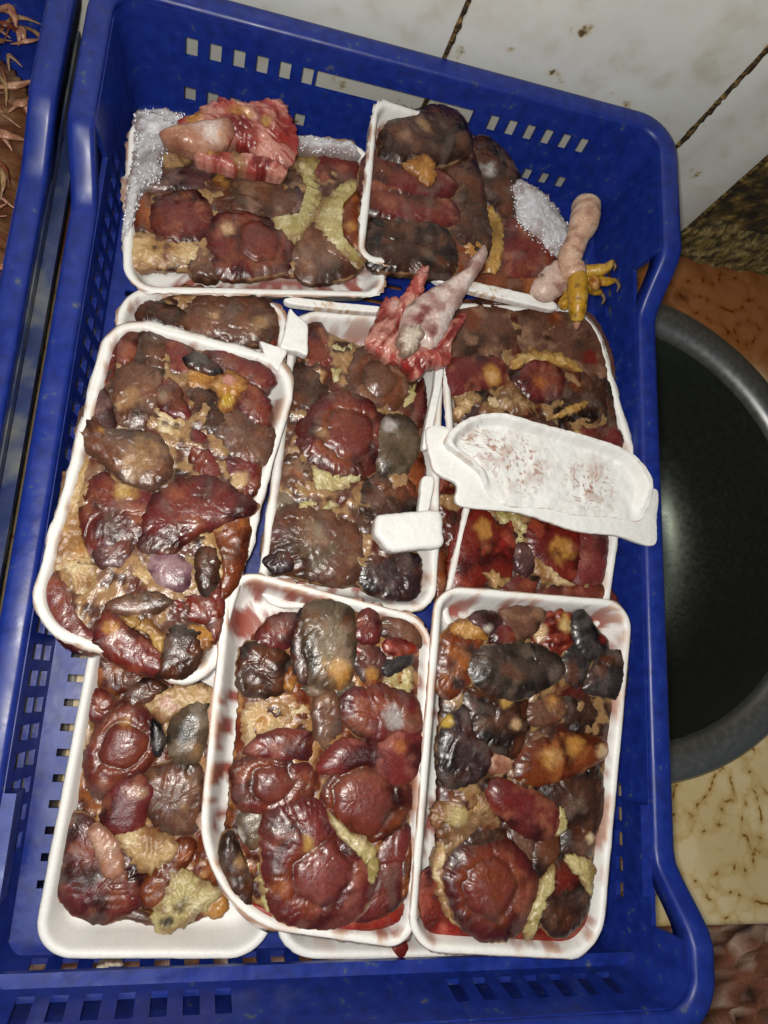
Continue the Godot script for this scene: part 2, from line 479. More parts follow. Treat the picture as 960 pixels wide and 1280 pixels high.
	for pr in prof + [prof[0]]:
		for e in path:
			var rad := 0.016
			var p: Vector2; var dirn: Vector2; var z: float
			var ca: int = e[3]
			var hw := side_x(HM); var hl := end_z(HB)
			if e[0] != 0.0:
				var ang: float = [PI, 1.5 * PI, 0.0, 0.5 * PI][ca] + e[2] * PI / 2.0
				dirn = Vector2.from_angle(ang)
				p = Vector2(e[0] * (hw - rad), e[1] * (hl - rad)) + dirn * rad
			elif ca % 2 == 0:
				var sgn := -1.0 if ca == 0 else 1.0
				dirn = Vector2(0, sgn)
				p = Vector2(lerpf(sgn * (hw - rad), -sgn * (hw - rad), e[2]), sgn * hl)
			else:
				var sgn := 1.0 if ca == 1 else -1.0
				dirn = Vector2(sgn, 0)
				p = Vector2(sgn * hw, lerpf(-sgn * (hl - rad), sgn * (hl - rad), e[2]))
			z = p.y
			var y := rim_height(z)
			var flare := (side_x(y) - side_x(HM)) * signf(p.x) * smoothstep(0.1, 0.17, absf(p.x))
			var q: Vector2 = p + dirn * pr[0]
			rv.append(Vector3(q.x + flare, y + pr[1], q.y))
	put("rim", grid_mesh(rv, PackedColorArray(), path.size(), prof.size() + 1, true), blue_mat, t)
	# the stacking foot under the floor
	for f in [[Vector3(0, -0.036, -0.262), Vector3(0.34, 0.066, 0.004)], [Vector3(0, -0.036, 0.262), Vector3(0.34, 0.066, 0.004)], [Vector3(-0.174, -0.036, 0), Vector3(0.004, 0.066, 0.52)]]:
		st = new_st()
		box(st, f[0], f[1], 0.0)
		put("stacking_foot", done(st), blue_mat, t)
	return t

func flip(a: Array) -> Array:
	var r := []
	for i in a.size(): r.append(1.0 - a[a.size() - 1 - i])
	return r

func flip_holes(h: Dictionary, last: int) -> Dictionary:
	var r := {}
	for k in h: r[Vector2i(k.x, last - k.y)] = true
	return r

func box(st: SurfaceTool, c: Vector3, size: Vector3, _r: float) -> void:
	var h := size / 2.0
	sheet(st, c + Vector3(-h.x, h.y, -h.z), c + Vector3(h.x, h.y, -h.z), c + Vector3(h.x, h.y, h.z), c + Vector3(-h.x, h.y, h.z), [0.0, 1.0], [0.0, 1.0], {}, Vector3(0, -size.y, 0))

# a round bar along a path, radii in metres
func bar(path: Array, radii: Array, tone: Array, rough: float, scales := 0.0, sides := 20, squash := 1.0) -> ArrayMesh:
	var v := PackedVector3Array(); var col := PackedColorArray()
	var fine := []
	for i in path.size() - 1:
		for s in 10:
			var t := s / 10.0
			var p0: Vector3 = path[maxi(i - 1, 0)]; var p3: Vector3 = path[mini(i + 2, path.size() - 1)]
			fine.append([path[i].cubic_interpolate(path[i + 1], p0, p3, t), lerpf(radii[i], radii[i + 1], smoothstep(0.0, 1.0, t))])
	fine.append([path[-1], radii[-1]])
	var rows := fine.size()
	for k in rows:
		var p: Vector3 = fine[k][0]
		var d: Vector3 = (fine[mini(k + 1, rows - 1)][0] - fine[maxi(k - 1, 0)][0]).normalized()
		var sx := d.cross(Vector3(0.1, 0.97, 0.2)).normalized()
		var sy := sx.cross(d)
		var cap := 1.0
		if k == 0 or k == rows - 1: cap = 0.05
		elif k == 1 or k == rows - 2: cap = 0.72
		for j in sides:
			var a := j * TAU / sides
			var w := Vector3(p.x * 1000.0 + cos(a) * 6.0, p.y * 1000.0 + sin(a) * 6.0, p.z * 1000.0)
			var b := n_mid.get_noise_3dv(w)
			var rr: float = fine[k][1] * cap * (1.0 + b * rough)
			if scales > 0.0: rr *= 1.0 + scales * absf(sin(k * 1.15))
			v.append(p + (sx * cos(a) + sy * sin(a) * squash) * rr)
			col.append(tone[0].lerp(tone[1], smoothstep(-0.45, 0.05, b)).lerp(tone[2], smoothstep(0.05, 0.5, n_soft.get_noise_3dv(w)) * 0.7))
	return grid_mesh(v, col, sides, rows, true)

func _ready() -> void:
	# camera
	var cam := Camera3D.new()
	cam.name = "camera"
	cam.keep_aspect = Camera3D.KEEP_HEIGHT
	cam.fov = 69.210
	cam.near = 0.01; cam.far = 20.0
	cam.transform = Transform3D(Basis(Vector3(0.96484, 0.25744, -0.05304), Vector3(-0.11014, 0.21274, -0.97088), Vector3(-0.23866, 0.94258, 0.23362)), Vector3(-0.10459, 0.47462, 0.12212))
	add_child(cam)
	cam.current = true
	# a dim room, the phone's flash beside the lens and a weak ceiling lamp
	var env := Environment.new()
	env.background_mode = Environment.BG_COLOR
	env.background_color = Color(0.62, 0.66, 0.72)
	env.background_energy_multiplier = 0.15
	env.tonemap_mode = Environment.TONE_MAPPER_LINEAR
	env.tonemap_exposure = 1.0
	env.sdfgi_enabled = true; env.ssao_enabled = true; env.ssil_enabled = true
	var we := WorldEnvironment.new()
	we.name = "environment"
	we.environment = env
	add_child(we)
	var flash := OmniLight3D.new()
	flash.name = "flash"
	flash.position = Vector3(-0.10459, 0.47462, 0.12212) + Vector3(-0.012, 0.004, -0.006)
	flash.light_color = Color(1.0, 0.975, 0.94)
	flash.light_energy = 0.208
	flash.light_size = 0.006
	flash.omni_range = 4.0; flash.omni_attenuation = 2.0
	flash.shadow_enabled = true
	add_child(flash)
	var lamp := AreaLight3D.new()
	lamp.name = "ceiling_lamp"
	lamp.position = Vector3(-0.5, 1.7, 0.5)
	lamp.area_size = Vector2(0.5, 0.3)
	lamp.light_color = Color(0.95, 0.98, 1.0)
	lamp.light_energy = 0.7
	lamp.shadow_enabled = true
	add_child(lamp)
	lamp.look_at_from_position(lamp.position, Vector3(-0.05, 0, 0), Vector3(0, 0, -1))

	n_soft = noise(FastNoiseLite.TYPE_SIMPLEX_SMOOTH, 0.055, 3, 2)
	n_mid = noise(FastNoiseLite.TYPE_SIMPLEX_SMOOTH, 0.15, 5, 2)
	n_fine = noise(FastNoiseLite.TYPE_SIMPLEX, 0.55, 9, 2)
	n_lump = noise(FastNoiseLite.TYPE_CELLULAR, 0.13, 11, 1)
	rng.seed = 7
	make_materials()
	build_place()
	build_trays()
	build_meat()
	build_scraps()

func make_materials() -> void:
	var w := Color.WHITE
	meat_mat = tri(StandardMaterial3D.new(), 0.034)
	meat_mat.vertex_color_use_as_albedo = true
	meat_mat.albedo_texture = ntex(0.02, 21, Color(0.78, 0.74, 0.72), Color(1.0, 1.0, 1.0), 512, FastNoiseLite.TYPE_SIMPLEX_SMOOTH, 6)
	meat_mat.roughness = 1.0
	meat_mat.roughness_texture = ntex(0.03, 22, Color(0.16, 0.16, 0.16), Color(0.5, 0.5, 0.5), 512, FastNoiseLite.TYPE_SIMPLEX_SMOOTH, 4)
	meat_mat.metallic_specular = 0.5
	meat_mat.subsurf_scatter_enabled = true
	meat_mat.subsurf_scatter_strength = 0.22
	meat_mat.heightmap_enabled = true
	meat_mat.heightmap_scale = 0.009
	meat_mat.heightmap_texture = ntex(0.045, 23, Color.BLACK, w, 512, FastNoiseLite.TYPE_SIMPLEX_SMOOTH, 5)
	fat_mat = tri(StandardMaterial3D.new(), 0.03)
	fat_mat.vertex_color_use_as_albedo = true
	fat_mat.albedo_texture = ntex(0.03, 24, Color(0.72, 0.66, 0.58), w, 512, FastNoiseLite.TYPE_SIMPLEX_SMOOTH, 5)
	fat_mat.roughness = 0.38
	fat_mat.subsurf_scatter_enabled = true
	fat_mat.subsurf_scatter_strength = 0.15
	fat_mat.heightmap_enabled = true
	fat_mat.heightmap_scale = 0.012
	fat_mat.heightmap_texture = meat_mat.heightmap_texture
	foam_mat = tri(StandardMaterial3D.new(), 0.03)
	foam_mat.vertex_color_use_as_albedo = true
	foam_mat.albedo_texture = ntex(0.02, 25, Color(0.96, 0.955, 0.945), w, 512, FastNoiseLite.TYPE_SIMPLEX_SMOOTH, 5)
	foam_mat.roughness = 0.5
	foam_mat.heightmap_enabled = true
	foam_mat.heightmap_scale = 0.012
	foam_mat.heightmap_texture = ntex(0.06, 26, Color.BLACK, w, 512, FastNoiseLite.TYPE_CELLULAR, 1)
	frost_mat = tri(StandardMaterial3D.new(), 0.012)
	frost_mat.vertex_color_use_as_albedo = true
	frost_mat.roughness = 0.9
	frost_mat.transparency = BaseMaterial3D.TRANSPARENCY_ALPHA
	frost_mat.albedo_color = Color(1, 1, 1, 0.78)
	frost_mat.metallic_specular = 0.3
	frost_mat.heightmap_enabled = true
	frost_mat.heightmap_scale = 0.05
	frost_mat.heightmap_texture = ntex(0.05, 27, Color.BLACK, w, 512, FastNoiseLite.TYPE_CELLULAR, 2)
	blue_mat = tri(StandardMaterial3D.new(), 0.37)
	blue_mat.albedo_texture = ramp(ntex(0.03, 28, w, w, 1024, FastNoiseLite.TYPE_SIMPLEX_SMOOTH, 7), [[0.0, "12205e"], [0.35, "152876"], [0.6, "182d82"], [0.78, "1c3284"], [0.84, "38446f"], [1.0, "66686c"]])
	blue_mat.roughness = 1.0
	blue_mat.roughness_texture = ntex(0.02, 29, Color(0.22, 0.22, 0.22), Color(0.55, 0.55, 0.55), 512, FastNoiseLite.TYPE_SIMPLEX_SMOOTH, 6)
	blue_mat.heightmap_enabled = true
	blue_mat.heightmap_scale = 0.03
	blue_mat.heightmap_texture = ntex(0.03, 30, Color.BLACK, w, 512, FastNoiseLite.TYPE_SIMPLEX_SMOOTH, 6)

const COUNTER := -0.070

func build_place() -> void:
	# counter: a marble slab with a round hole for the sink
	var centre := Vector2(0.2450, -0.0310); var hole := 0.2094
	var lo := Vector2(-0.9, -0.33); var hi := Vector2(1.1, 0.285)
	var v := PackedVector3Array(); var col := PackedColorArray()
	var n := 360
	var vein_n := noise(FastNoiseLite.TYPE_SIMPLEX_SMOOTH, 9.0, 40, 5)
	var big := noise(FastNoiseLite.TYPE_SIMPLEX_SMOOTH, 14.0, 41, 4)
	var cream := lin("cdb98c"); var pale := lin("dccba4"); var brown := lin("80592c"); var orange := lin("8c4a1e"); var deep := lin("4c1a0c")
	var rows := 0
	for k in range(-1, 42):
		rows += 1
		for j in n:
			var d := Vector2.from_angle(j * TAU / n)
			var reach := 99.0
			if absf(d.x) > 1e-5: reach = minf(reach, ((hi.x if d.x > 0 else lo.x) - centre.x) / d.x)
			if absf(d.y) > 1e-5: reach = minf(reach, ((hi.y if d.y > 0 else lo.y) - centre.y) / d.y)
			var p := centre + d * lerpf(hole * squircle(j * TAU / n), maxf(reach, hole * squircle(j * TAU / n) + 0.001), pow(maxf(k, 0) / 40.0, 1.3))
			var y := COUNTER
			if k == -1: y -= 0.02
			if k == 41:
				p = centre + d * maxf(reach, hole * squircle(j * TAU / n) + 0.001)
				y -= 0.03
			v.append(Vector3(p.x, y, p.y))
			var s := big.get_noise_2dv(p)
			var c := cream.lerp(pale, smoothstep(-0.3, 0.4, s))
			# rust and blood stain where the counter meets the wall
			var st := smoothstep(-0.12, -0.22, p.y + s * 0.05) * smoothstep(1.1, 0.45, p.x)
			c = c.lerp(orange, st * 0.88)
			c = c.lerp(deep, smoothstep(-0.275, -0.315, p.y + s * 0.03) * 0.75 + smoothstep(0.25, 0.5, s) * st * 0.5)
			col.append(c)
	var marble := tri(StandardMaterial3D.new(), 0.26)
	marble.vertex_color_use_as_albedo = true
	marble.albedo_texture = ramp(ntex(0.0055, 42, Color.WHITE, Color.WHITE, 1024, FastNoiseLite.TYPE_SIMPLEX_SMOOTH, 6, true), [[0.0, "ffffff"], [0.55, "fbf6ea"], [0.8, "e6d6b4"], [0.9, "a07c48"], [1.0, "6b4a22"]])
	marble.roughness = 0.28
	tag(put("counter", grid_mesh(v, col, n, rows, true), marble), "cream veined marble counter stained rust orange along the wall", "counter", "", "structure")
	# sink: rolled rim, bowl and drain
	var steel := tri(StandardMaterial3D.new(), 0.08)
	steel.albedo_color = Color(0.62, 0.62, 0.60)
	steel.metallic = 0.9
	steel.roughness = 1.0
	steel.roughness_texture = ntex(0.02, 43, Color(0.25, 0.25, 0.25), Color(0.5, 0.5, 0.5), 512)
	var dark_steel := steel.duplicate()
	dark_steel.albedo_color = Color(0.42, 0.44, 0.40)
	var sink := base("steel_sink", Vector3(centre.x, COUNTER, centre.y))
	tag(sink, "rounded stainless steel sink let into the marble counter beside the crate", "sink")
	put("rim", lathe([[hole + 0.006, -0.002], [hole + 0.0065, 0.0015], [hole + 0.004, 0.0035], [hole - 0.002, 0.0042], [hole - 0.012, 0.0035], [hole - 0.019, 0.0015], [hole - 0.0225, -0.003], [hole - 0.024, -0.008]], 128), steel, sink)
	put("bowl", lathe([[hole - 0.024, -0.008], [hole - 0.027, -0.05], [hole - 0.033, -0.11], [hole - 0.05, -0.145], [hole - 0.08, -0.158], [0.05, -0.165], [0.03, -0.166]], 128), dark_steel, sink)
	put("drain", lathe([[0.03, -0.166], [0.028, -0.17], [0.02, -0.172], [0.001, -0.172]], 48), steel, sink)
	# tiled wall
	var bare := tri(StandardMaterial3D.new(), 0.3)
	bare.albedo_texture = ramp(ntex(0.012, 44, Color.WHITE, Color.WHITE, 1024, FastNoiseLite.TYPE_SIMPLEX_SMOOTH, 7), [[0.0, "171208"], [0.4, "332812"], [0.6, "5d4a20"], [0.8, "86703a"], [1.0, "b09a5c"]])
	bare.roughness = 0.85
	bare.heightmap_enabled = true
	bare.heightmap_scale = 0.4
	bare.heightmap_texture = ntex(0.02, 45, Color.BLACK, Color.WHITE, 512, FastNoiseLite.TYPE_SIMPLEX_SMOOTH, 6)
	var wall := base("wall", Vector3(0, COUNTER, -0.314))
	tag(wall, "white tiled wall with mouldy brown joints behind the crate", "wall", "", "structure")
	var st := new_st()
	box(st, Vector3(0.1, 0.5, -0.055), Vector3(2.4, 1.1, 0.11), 0.0)
	put("wall_backing", done(st), bare, wall)
	var glaze := tri(StandardMaterial3D.new(), 0.3)
	glaze.albedo_texture = ramp(ntex(0.006, 46, Color.WHITE, Color.WHITE, 1024, FastNoiseLite.TYPE_SIMPLEX_SMOOTH, 8), [[0.0, "c4c0ae"], [0.35, "d8d8d0"], [0.6, "dddfd9"], [0.82, "dadad0"], [0.88, "bcb294"], [0.91, "6c5430"], [1.0, "3a2a14"]])
	glaze.roughness = 0.16
	var xs := [-0.580, -0.378, -0.1775, 0.0245, 0.2265, 0.3005]
	for row in 2:
		for k in 5:
			var x0: float = xs[k] + 0.0016; var x1: float = xs[k + 1] - 0.0016
			var y0 := 0.006 + row * 0.302; var y1 := y0 + 0.299
			put("tile", slab(x1 - x0, y1 - y0, 0.0075, 0.0014), glaze, wall, Vector3((x0 + x1) / 2, (y0 + y1) / 2, 0.0))
	var mould := tri(StandardMaterial3D.new(), 0.05)
	mould.albedo_texture = ramp(ntex(0.02, 47, Color.WHITE, Color.WHITE, 512, FastNoiseLite.TYPE_SIMPLEX_SMOOTH, 5), [[0.0, "0e0903"], [0.45, "33230e"], [0.6, "6d5426"], [1.0, "b99f62"]])
	mould.roughness = 0.9
	for k in range(1, 6):
		var jv := PackedVector3Array()
		for i in 160:
			var y := i * 0.0026
			var wv := 0.0021 + 0.0017 * n_mid.get_noise_2d(y * 900.0, k * 50.0) + (0.0013 if k > 3 else 0.0)
			var dx := 0.0009 * n_mid.get_noise_2d(y * 500.0, k * 90.0 + 400.0)
			var z := 0.0066 + 0.0011 * n_fine.get_noise_2d(y * 1500.0, k * 9.0)
			jv.append(Vector3(xs[k] + dx - wv, y, z - 0.003)); jv.append(Vector3(xs[k] + dx - wv * 0.6, y, z + 0.0012)); jv.append(Vector3(xs[k] + dx + wv * 0.6, y, z + 0.0012)); jv.append(Vector3(xs[k] + dx + wv, y, z - 0.003))
		put("joint", grid_mesh(jv, PackedColorArray(), 4, 160, false), mould, wall)
	# crumbling mortar along the foot of the wall
	v = PackedVector3Array(); col = PackedColorArray()
	var mc := tone_of("mortar")
	for k in 11:
		for i in 300:
			var x := -0.5 + i * 0.0045
			var t := k / 10.0
			var wv := 0.018 + 0.006 * n_soft.get_noise_2d(x * 900.0, 5.0)
			var hgt := (0.034 if x > 0.30 else 0.012) + 0.012 * n_soft.get_noise_2d(x * 700.0, 77.0)
			var b := n_mid.get_noise_2d(x * 700.0, k * 5.0 + 30.0) + 0.5 * n_fine.get_noise_2d(x * 700.0, k * 4.0)
			v.append(Vector3(x, hgt * (1.0 - t) + b * 0.0016, wv * pow(t, 0.7) + b * 0.0016))
			col.append(mc[0].lerp(mc[1], smoothstep(-0.35, 0.1, b + n_soft.get_noise_2d(x * 1000.0, k * 9.0))).lerp(mc[2], smoothstep(0.1, 0.5, b)))
	var crumb := tri(StandardMaterial3D.new(), 0.05)
	crumb.vertex_color_use_as_albedo = true
	crumb.albedo_texture = ntex(0.03, 49, Color(0.35, 0.3, 0.22), Color.WHITE, 512, FastNoiseLite.TYPE_SIMPLEX_SMOOTH, 6)
	crumb.roughness = 0.8
	crumb.heightmap_enabled = true
	crumb.heightmap_scale = 0.16
	crumb.heightmap_texture = bare.heightmap_texture
	put("mortar_fillet", grid_mesh(v, col, 300, 11, false), crumb, wall)
	# wet stony floor far below the counter's front edge
	v = PackedVector3Array(); col = PackedColorArray()
	var wc := [lin("3a2416"), lin("a06a4e"), lin("dcbca6")]
	for k in 150:
		for i in 150:
			var x := -0.9 + i * 0.0135; var z := 0.25 + k * 0.006
			var h := n_lump.get_noise_2d(x * 620.0, z * 620.0) + n_mid.get_noise_2d(x * 700.0, z * 700.0) * 0.4
			var a := n_soft.get_noise_2d(x * 600.0, z * 600.0)
			v.append(Vector3(x, -0.20 + h * 0.02 + a * 0.015, z))
			col.append(wc[0].lerp(wc[1], smoothstep(-0.4, 0.2, a - h * 0.4)).lerp(wc[2], smoothstep(0.1, 0.5, n_mid.get_noise_2d(x * 300.0, z * 300.0))))
	tag(put("ground", grid_mesh(v, col, 150, 150, false), meat_mat), "wet reddish brown stones below the counter's edge", "ground", "", "structure")
	# the two crates
	crate("blue plastic crate holding the white foam trays of gizzards", Vector3.ZERO)
	var nb := crate("blue crate at the left holding feathery scraps", Vector3(-0.4155, 0.0, -0.012))
	var dusty := blue_mat.duplicate()
	dusty.albedo_texture = ramp(ntex(0.016, 48, Color.WHITE, Color.WHITE, 512, FastNoiseLite.TYPE_SIMPLEX_SMOOTH, 6), [[0.0, "1c2648"], [0.45, "28345c"], [0.6, "4a5060"], [1.0, "77756a"]])
	dusty.roughness = 0.8
	st = new_st()
	box(st, Vector3(0.2050, 0.026, 0.0), Vector3(0.0075, 0.006, 0.56), 0.0)
	box(st, Vector3(0.1950, 0.012, 0.0), Vector3(0.012, 0.05, 0.54), 0.0)
	put("dusty_ledge", done(st), dusty, nb)

func squircle(a: float) -> float:
	return pow(pow(absf(cos(a)), 2.00) + pow(absf(sin(a)), 2.00), -1.0 / 2.00)

func lathe(prof: Array, n: int) -> ArrayMesh:
	var v := PackedVector3Array()
	for p in prof:
		for j in n:
			var g := squircle(j * TAU / n)
			v.append(Vector3(p[0] * g * cos(j * TAU / n), p[1], p[0] * g * sin(j * TAU / n)))
	return grid_mesh(v, PackedColorArray(), n, prof.size(), true)

func slab(w: float, h: float, d: float, bev: float) -> ArrayMesh:
	# a tile facing +z with a rounded edge
	var v := PackedVector3Array()
	for r in [[0.0, 0.0], [0.0, d - bev], [bev * 0.4, d - bev * 0.3], [bev, d], [w * 0.5, d]]:
		var x: float = w / 2 - r[0]; var y: float = maxf(h / 2 - r[0], 0.0)
		for p in [[-x, -y], [x, -y], [x, y], [-x, y]]: v.append(Vector3(p[0], p[1], r[1]))
	return grid_mesh(v, PackedColorArray(), 4, 5, true, false)

func stuff(o: Node3D) -> void: o.set_meta("kind", "stuff")

func frost_crystals(poly: Array, y: float, label: String) -> void:
	var pv := PackedVector2Array()
	for i in poly.size() / 2: pv.append(Vector2(poly[2 * i], poly[2 * i + 1]))
	var r := Rect2(pv[0], Vector2.ZERO)
	for p in pv: r = r.expand(p)
	var at := []
	var misses := 0
	while at.size() < int(r.get_area() * 0.22):
		var q := Vector2(rng.randf_range(r.position.x, r.end.x), rng.randf_range(r.position.y, r.end.y))
		if Geometry2D.is_point_in_polygon(q, pv): at.append(q)
		else: misses += 1
		if misses > 30000: break
		if at.size() > 6000: break
	var m := PrismMesh.new()
	m.size = Vector3(0.0006, 0.0013, 0.0005)
	var mm := MultiMesh.new()
	mm.transform_format = MultiMesh.TRANSFORM_3D
	mm.mesh = m
	mm.instance_count = at.size()
	for i in at.size():
		var b := Basis.from_euler(Vector3(rng.randf_range(-1.2, 1.2), rng.randf_range(0, TAU), rng.randf_range(-1.2, 1.2))).scaled(Vector3.ONE * rng.randf_range(0.5, 1.3))
		mm.set_instance_transform(i, Transform3D(b, Vector3(at[i].x * 0.001, y + rng.randf_range(0.0, 0.005), at[i].y * 0.001)))
	var o := MultiMeshInstance3D.new()
	o.name = free_name("frost_crystals")
	o.multimesh = mm
	var mat := StandardMaterial3D.new()
	mat.albedo_color = Color(0.93, 0.94, 0.97)
	mat.roughness = 0.25
	o.material_override = mat
	add_child(o, true)
	tag(o, label, "frost", "", "stuff")

func feather_heap() -> void:
	var o := lump("waste_heap", "heap of brown feathers and skin scraps in the left crate", "waste", [-420, -262, -330, -268, -262, -262, -240, -225, -238, -120, -246, -30, -270, 10, -340, 40, -430, 0, -460, -120], 0.018, 26.0, "fat", "waste")
	stuff(o)
	var st := SurfaceTool.new()
	st.begin(Mesh.PRIMITIVE_TRIANGLES)
	for k in 260:
		var x := rng.randf_range(-0.32, -0.236); var z := rng.randf_range(-0.27, -0.02)
		var a := rng.randf_range(0, TAU)
		var l := rng.randf_range(0.008, 0.03)
		var y := 0.040 + rng.randf_range(0.0, 0.006)
		var d := Vector3(cos(a), 0, sin(a))
		var side := Vector3(-sin(a), 0, cos(a)) * rng.randf_range(-0.008, 0.008)
		var tone: String = ["tan", "waste", "blush", "blush", "rust", "white"][rng.randi() % 5]
		st.append_from(bar([Vector3(x, y, z) - d * l * 0.5, Vector3(x, y + 0.004, z) + side, Vector3(x, y, z) + d * l * 0.5], [0.0004, rng.randf_range(0.0005, 0.0032), 0.0004], tone_of(tone), 0.5, 0.0, 8, 0.4), 0, Transform3D())
	stuff(tag(put("feather_shreds", st.commit(), fat_mat), "loose pale shreds strewn over the feather heap in the left crate", "feathers"))

func build_trays() -> void:
	tray("bottom foam tray under the two front trays, only its near rim showing", [Vector3(-0.0382, 0.0240, 0.1552), Vector3(0.1522, 0.0240, 0.1488), Vector3(0.1551, 0.0240, 0.2745), Vector3(-0.0407, 0.0240, 0.2685)], [25, 25, 25, 25], 22, 0.25, 1.0, 0.3)
	tray("clean white foam tray at the front left, lying on the crate floor", [Vector3(-0.1559, 0.0220, 0.0919), Vector3(-0.0404, 0.0220, 0.0833), Vector3(-0.0396, 0.0220, 0.2688), Vector3(-0.1637, 0.0220, 0.2650)], [22, 22, 24, 20], 20, 0.02, 2.0, 0.15)
	tray("foam tray half hidden behind the tilted left tray, its rim stained red", [Vector3(-0.1675, 0.0360, -0.1118), Vector3(-0.0650, 0.0360, -0.1178), Vector3(-0.0607, 0.0360, -0.0196), Vector3(-0.1634, 0.0360, -0.0055)], [22, 16, 20, 20], 20, 0.9, 3.0, 0.8)
	tray("centre foam tray with pale green fat between brown gizzards", [Vector3(-0.0617, 0.0380, -0.1129), Vector3(0.0410, 0.0380, -0.1274), Vector3(0.0431, 0.0380, 0.0748), Vector3(-0.0683, 0.0380, 0.0796)], [18, 14, 18, 18], 22, 0.55, 4.0, 0.5)
	tray("foam tray half covered by the broken piece of foam", [Vector3(0.0645, 0.0360, -0.0202), Vector3(0.1796, 0.0360, -0.0303), Vector3(0.1608, 0.0360, 0.0781), Vector3(0.0436, 0.0360, 0.0854)], [14, 18, 18, 18], 22, 0.35, 5.0, 0.4)
	tray("upper right foam tray of flat chocolate brown gizzards", [Vector3(0.0361, 0.0380, -0.1378), Vector3(0.1542, 0.0380, -0.1559), Vector3(0.1945, 0.0380, -0.0236), Vector3(0.0485, 0.0380, -0.0101)], [16, 26, 18, 16], 22, 0.35, 6.0, 0.5)
	tray("frosted foam tray at the back left of the crate", [Vector3(-0.1766, 0.0450, -0.2241), Vector3(-0.0202, 0.0450, -0.2422), Vector3(-0.0005, 0.0450, -0.1292), Vector3(-0.1652, 0.0450, -0.0997)], [16, 16, 16, 20], 22, 0.8, 7.0, 0.9)
	tray("tilted foam tray at the back heaped with dark meat", [Vector3(-0.0242, 0.0700, -0.2595), Vector3(0.0411, 0.0500, -0.2746), Vector3(0.0679, 0.0420, -0.1579), Vector3(-0.0267, 0.0560, -0.1442)], [14, 18, 18, 12], 24, 0.9, 8.0, 1.0)
	tray("tilted foam tray by the left wall of the crate with a chipped rim", [Vector3(-0.1674, 0.0560, -0.0821), Vector3(-0.0535, 0.0530, -0.0710), Vector3(-0.0887, 0.0480, 0.1309), Vector3(-0.1862, 0.0560, 0.0996)], [22, 24, 24, 24], 20, 0.75, 9.0, 0.5)
	tray("front middle foam tray with a blood stained and crushed near corner", [Vector3(-0.0872, 0.0500, 0.0578), Vector3(0.0386, 0.0500, 0.0794), Vector3(0.0328, 0.0500, 0.2585), Vector3(-0.0875, 0.0500, 0.2405)], [20, 20, 16, 54], 22, 1.15, 10.0, 1.0)
	tray("front right foam tray with a pool of blood at its near end", [Vector3(0.0366, 0.0520, 0.0586), Vector3(0.1723, 0.0520, 0.0572), Vector3(0.1450, 0.0520, 0.2660), Vector3(0.0281, 0.0520, 0.2577)], [16, 20, 24, 20], 22, 0.8, 11.0, 0.35)

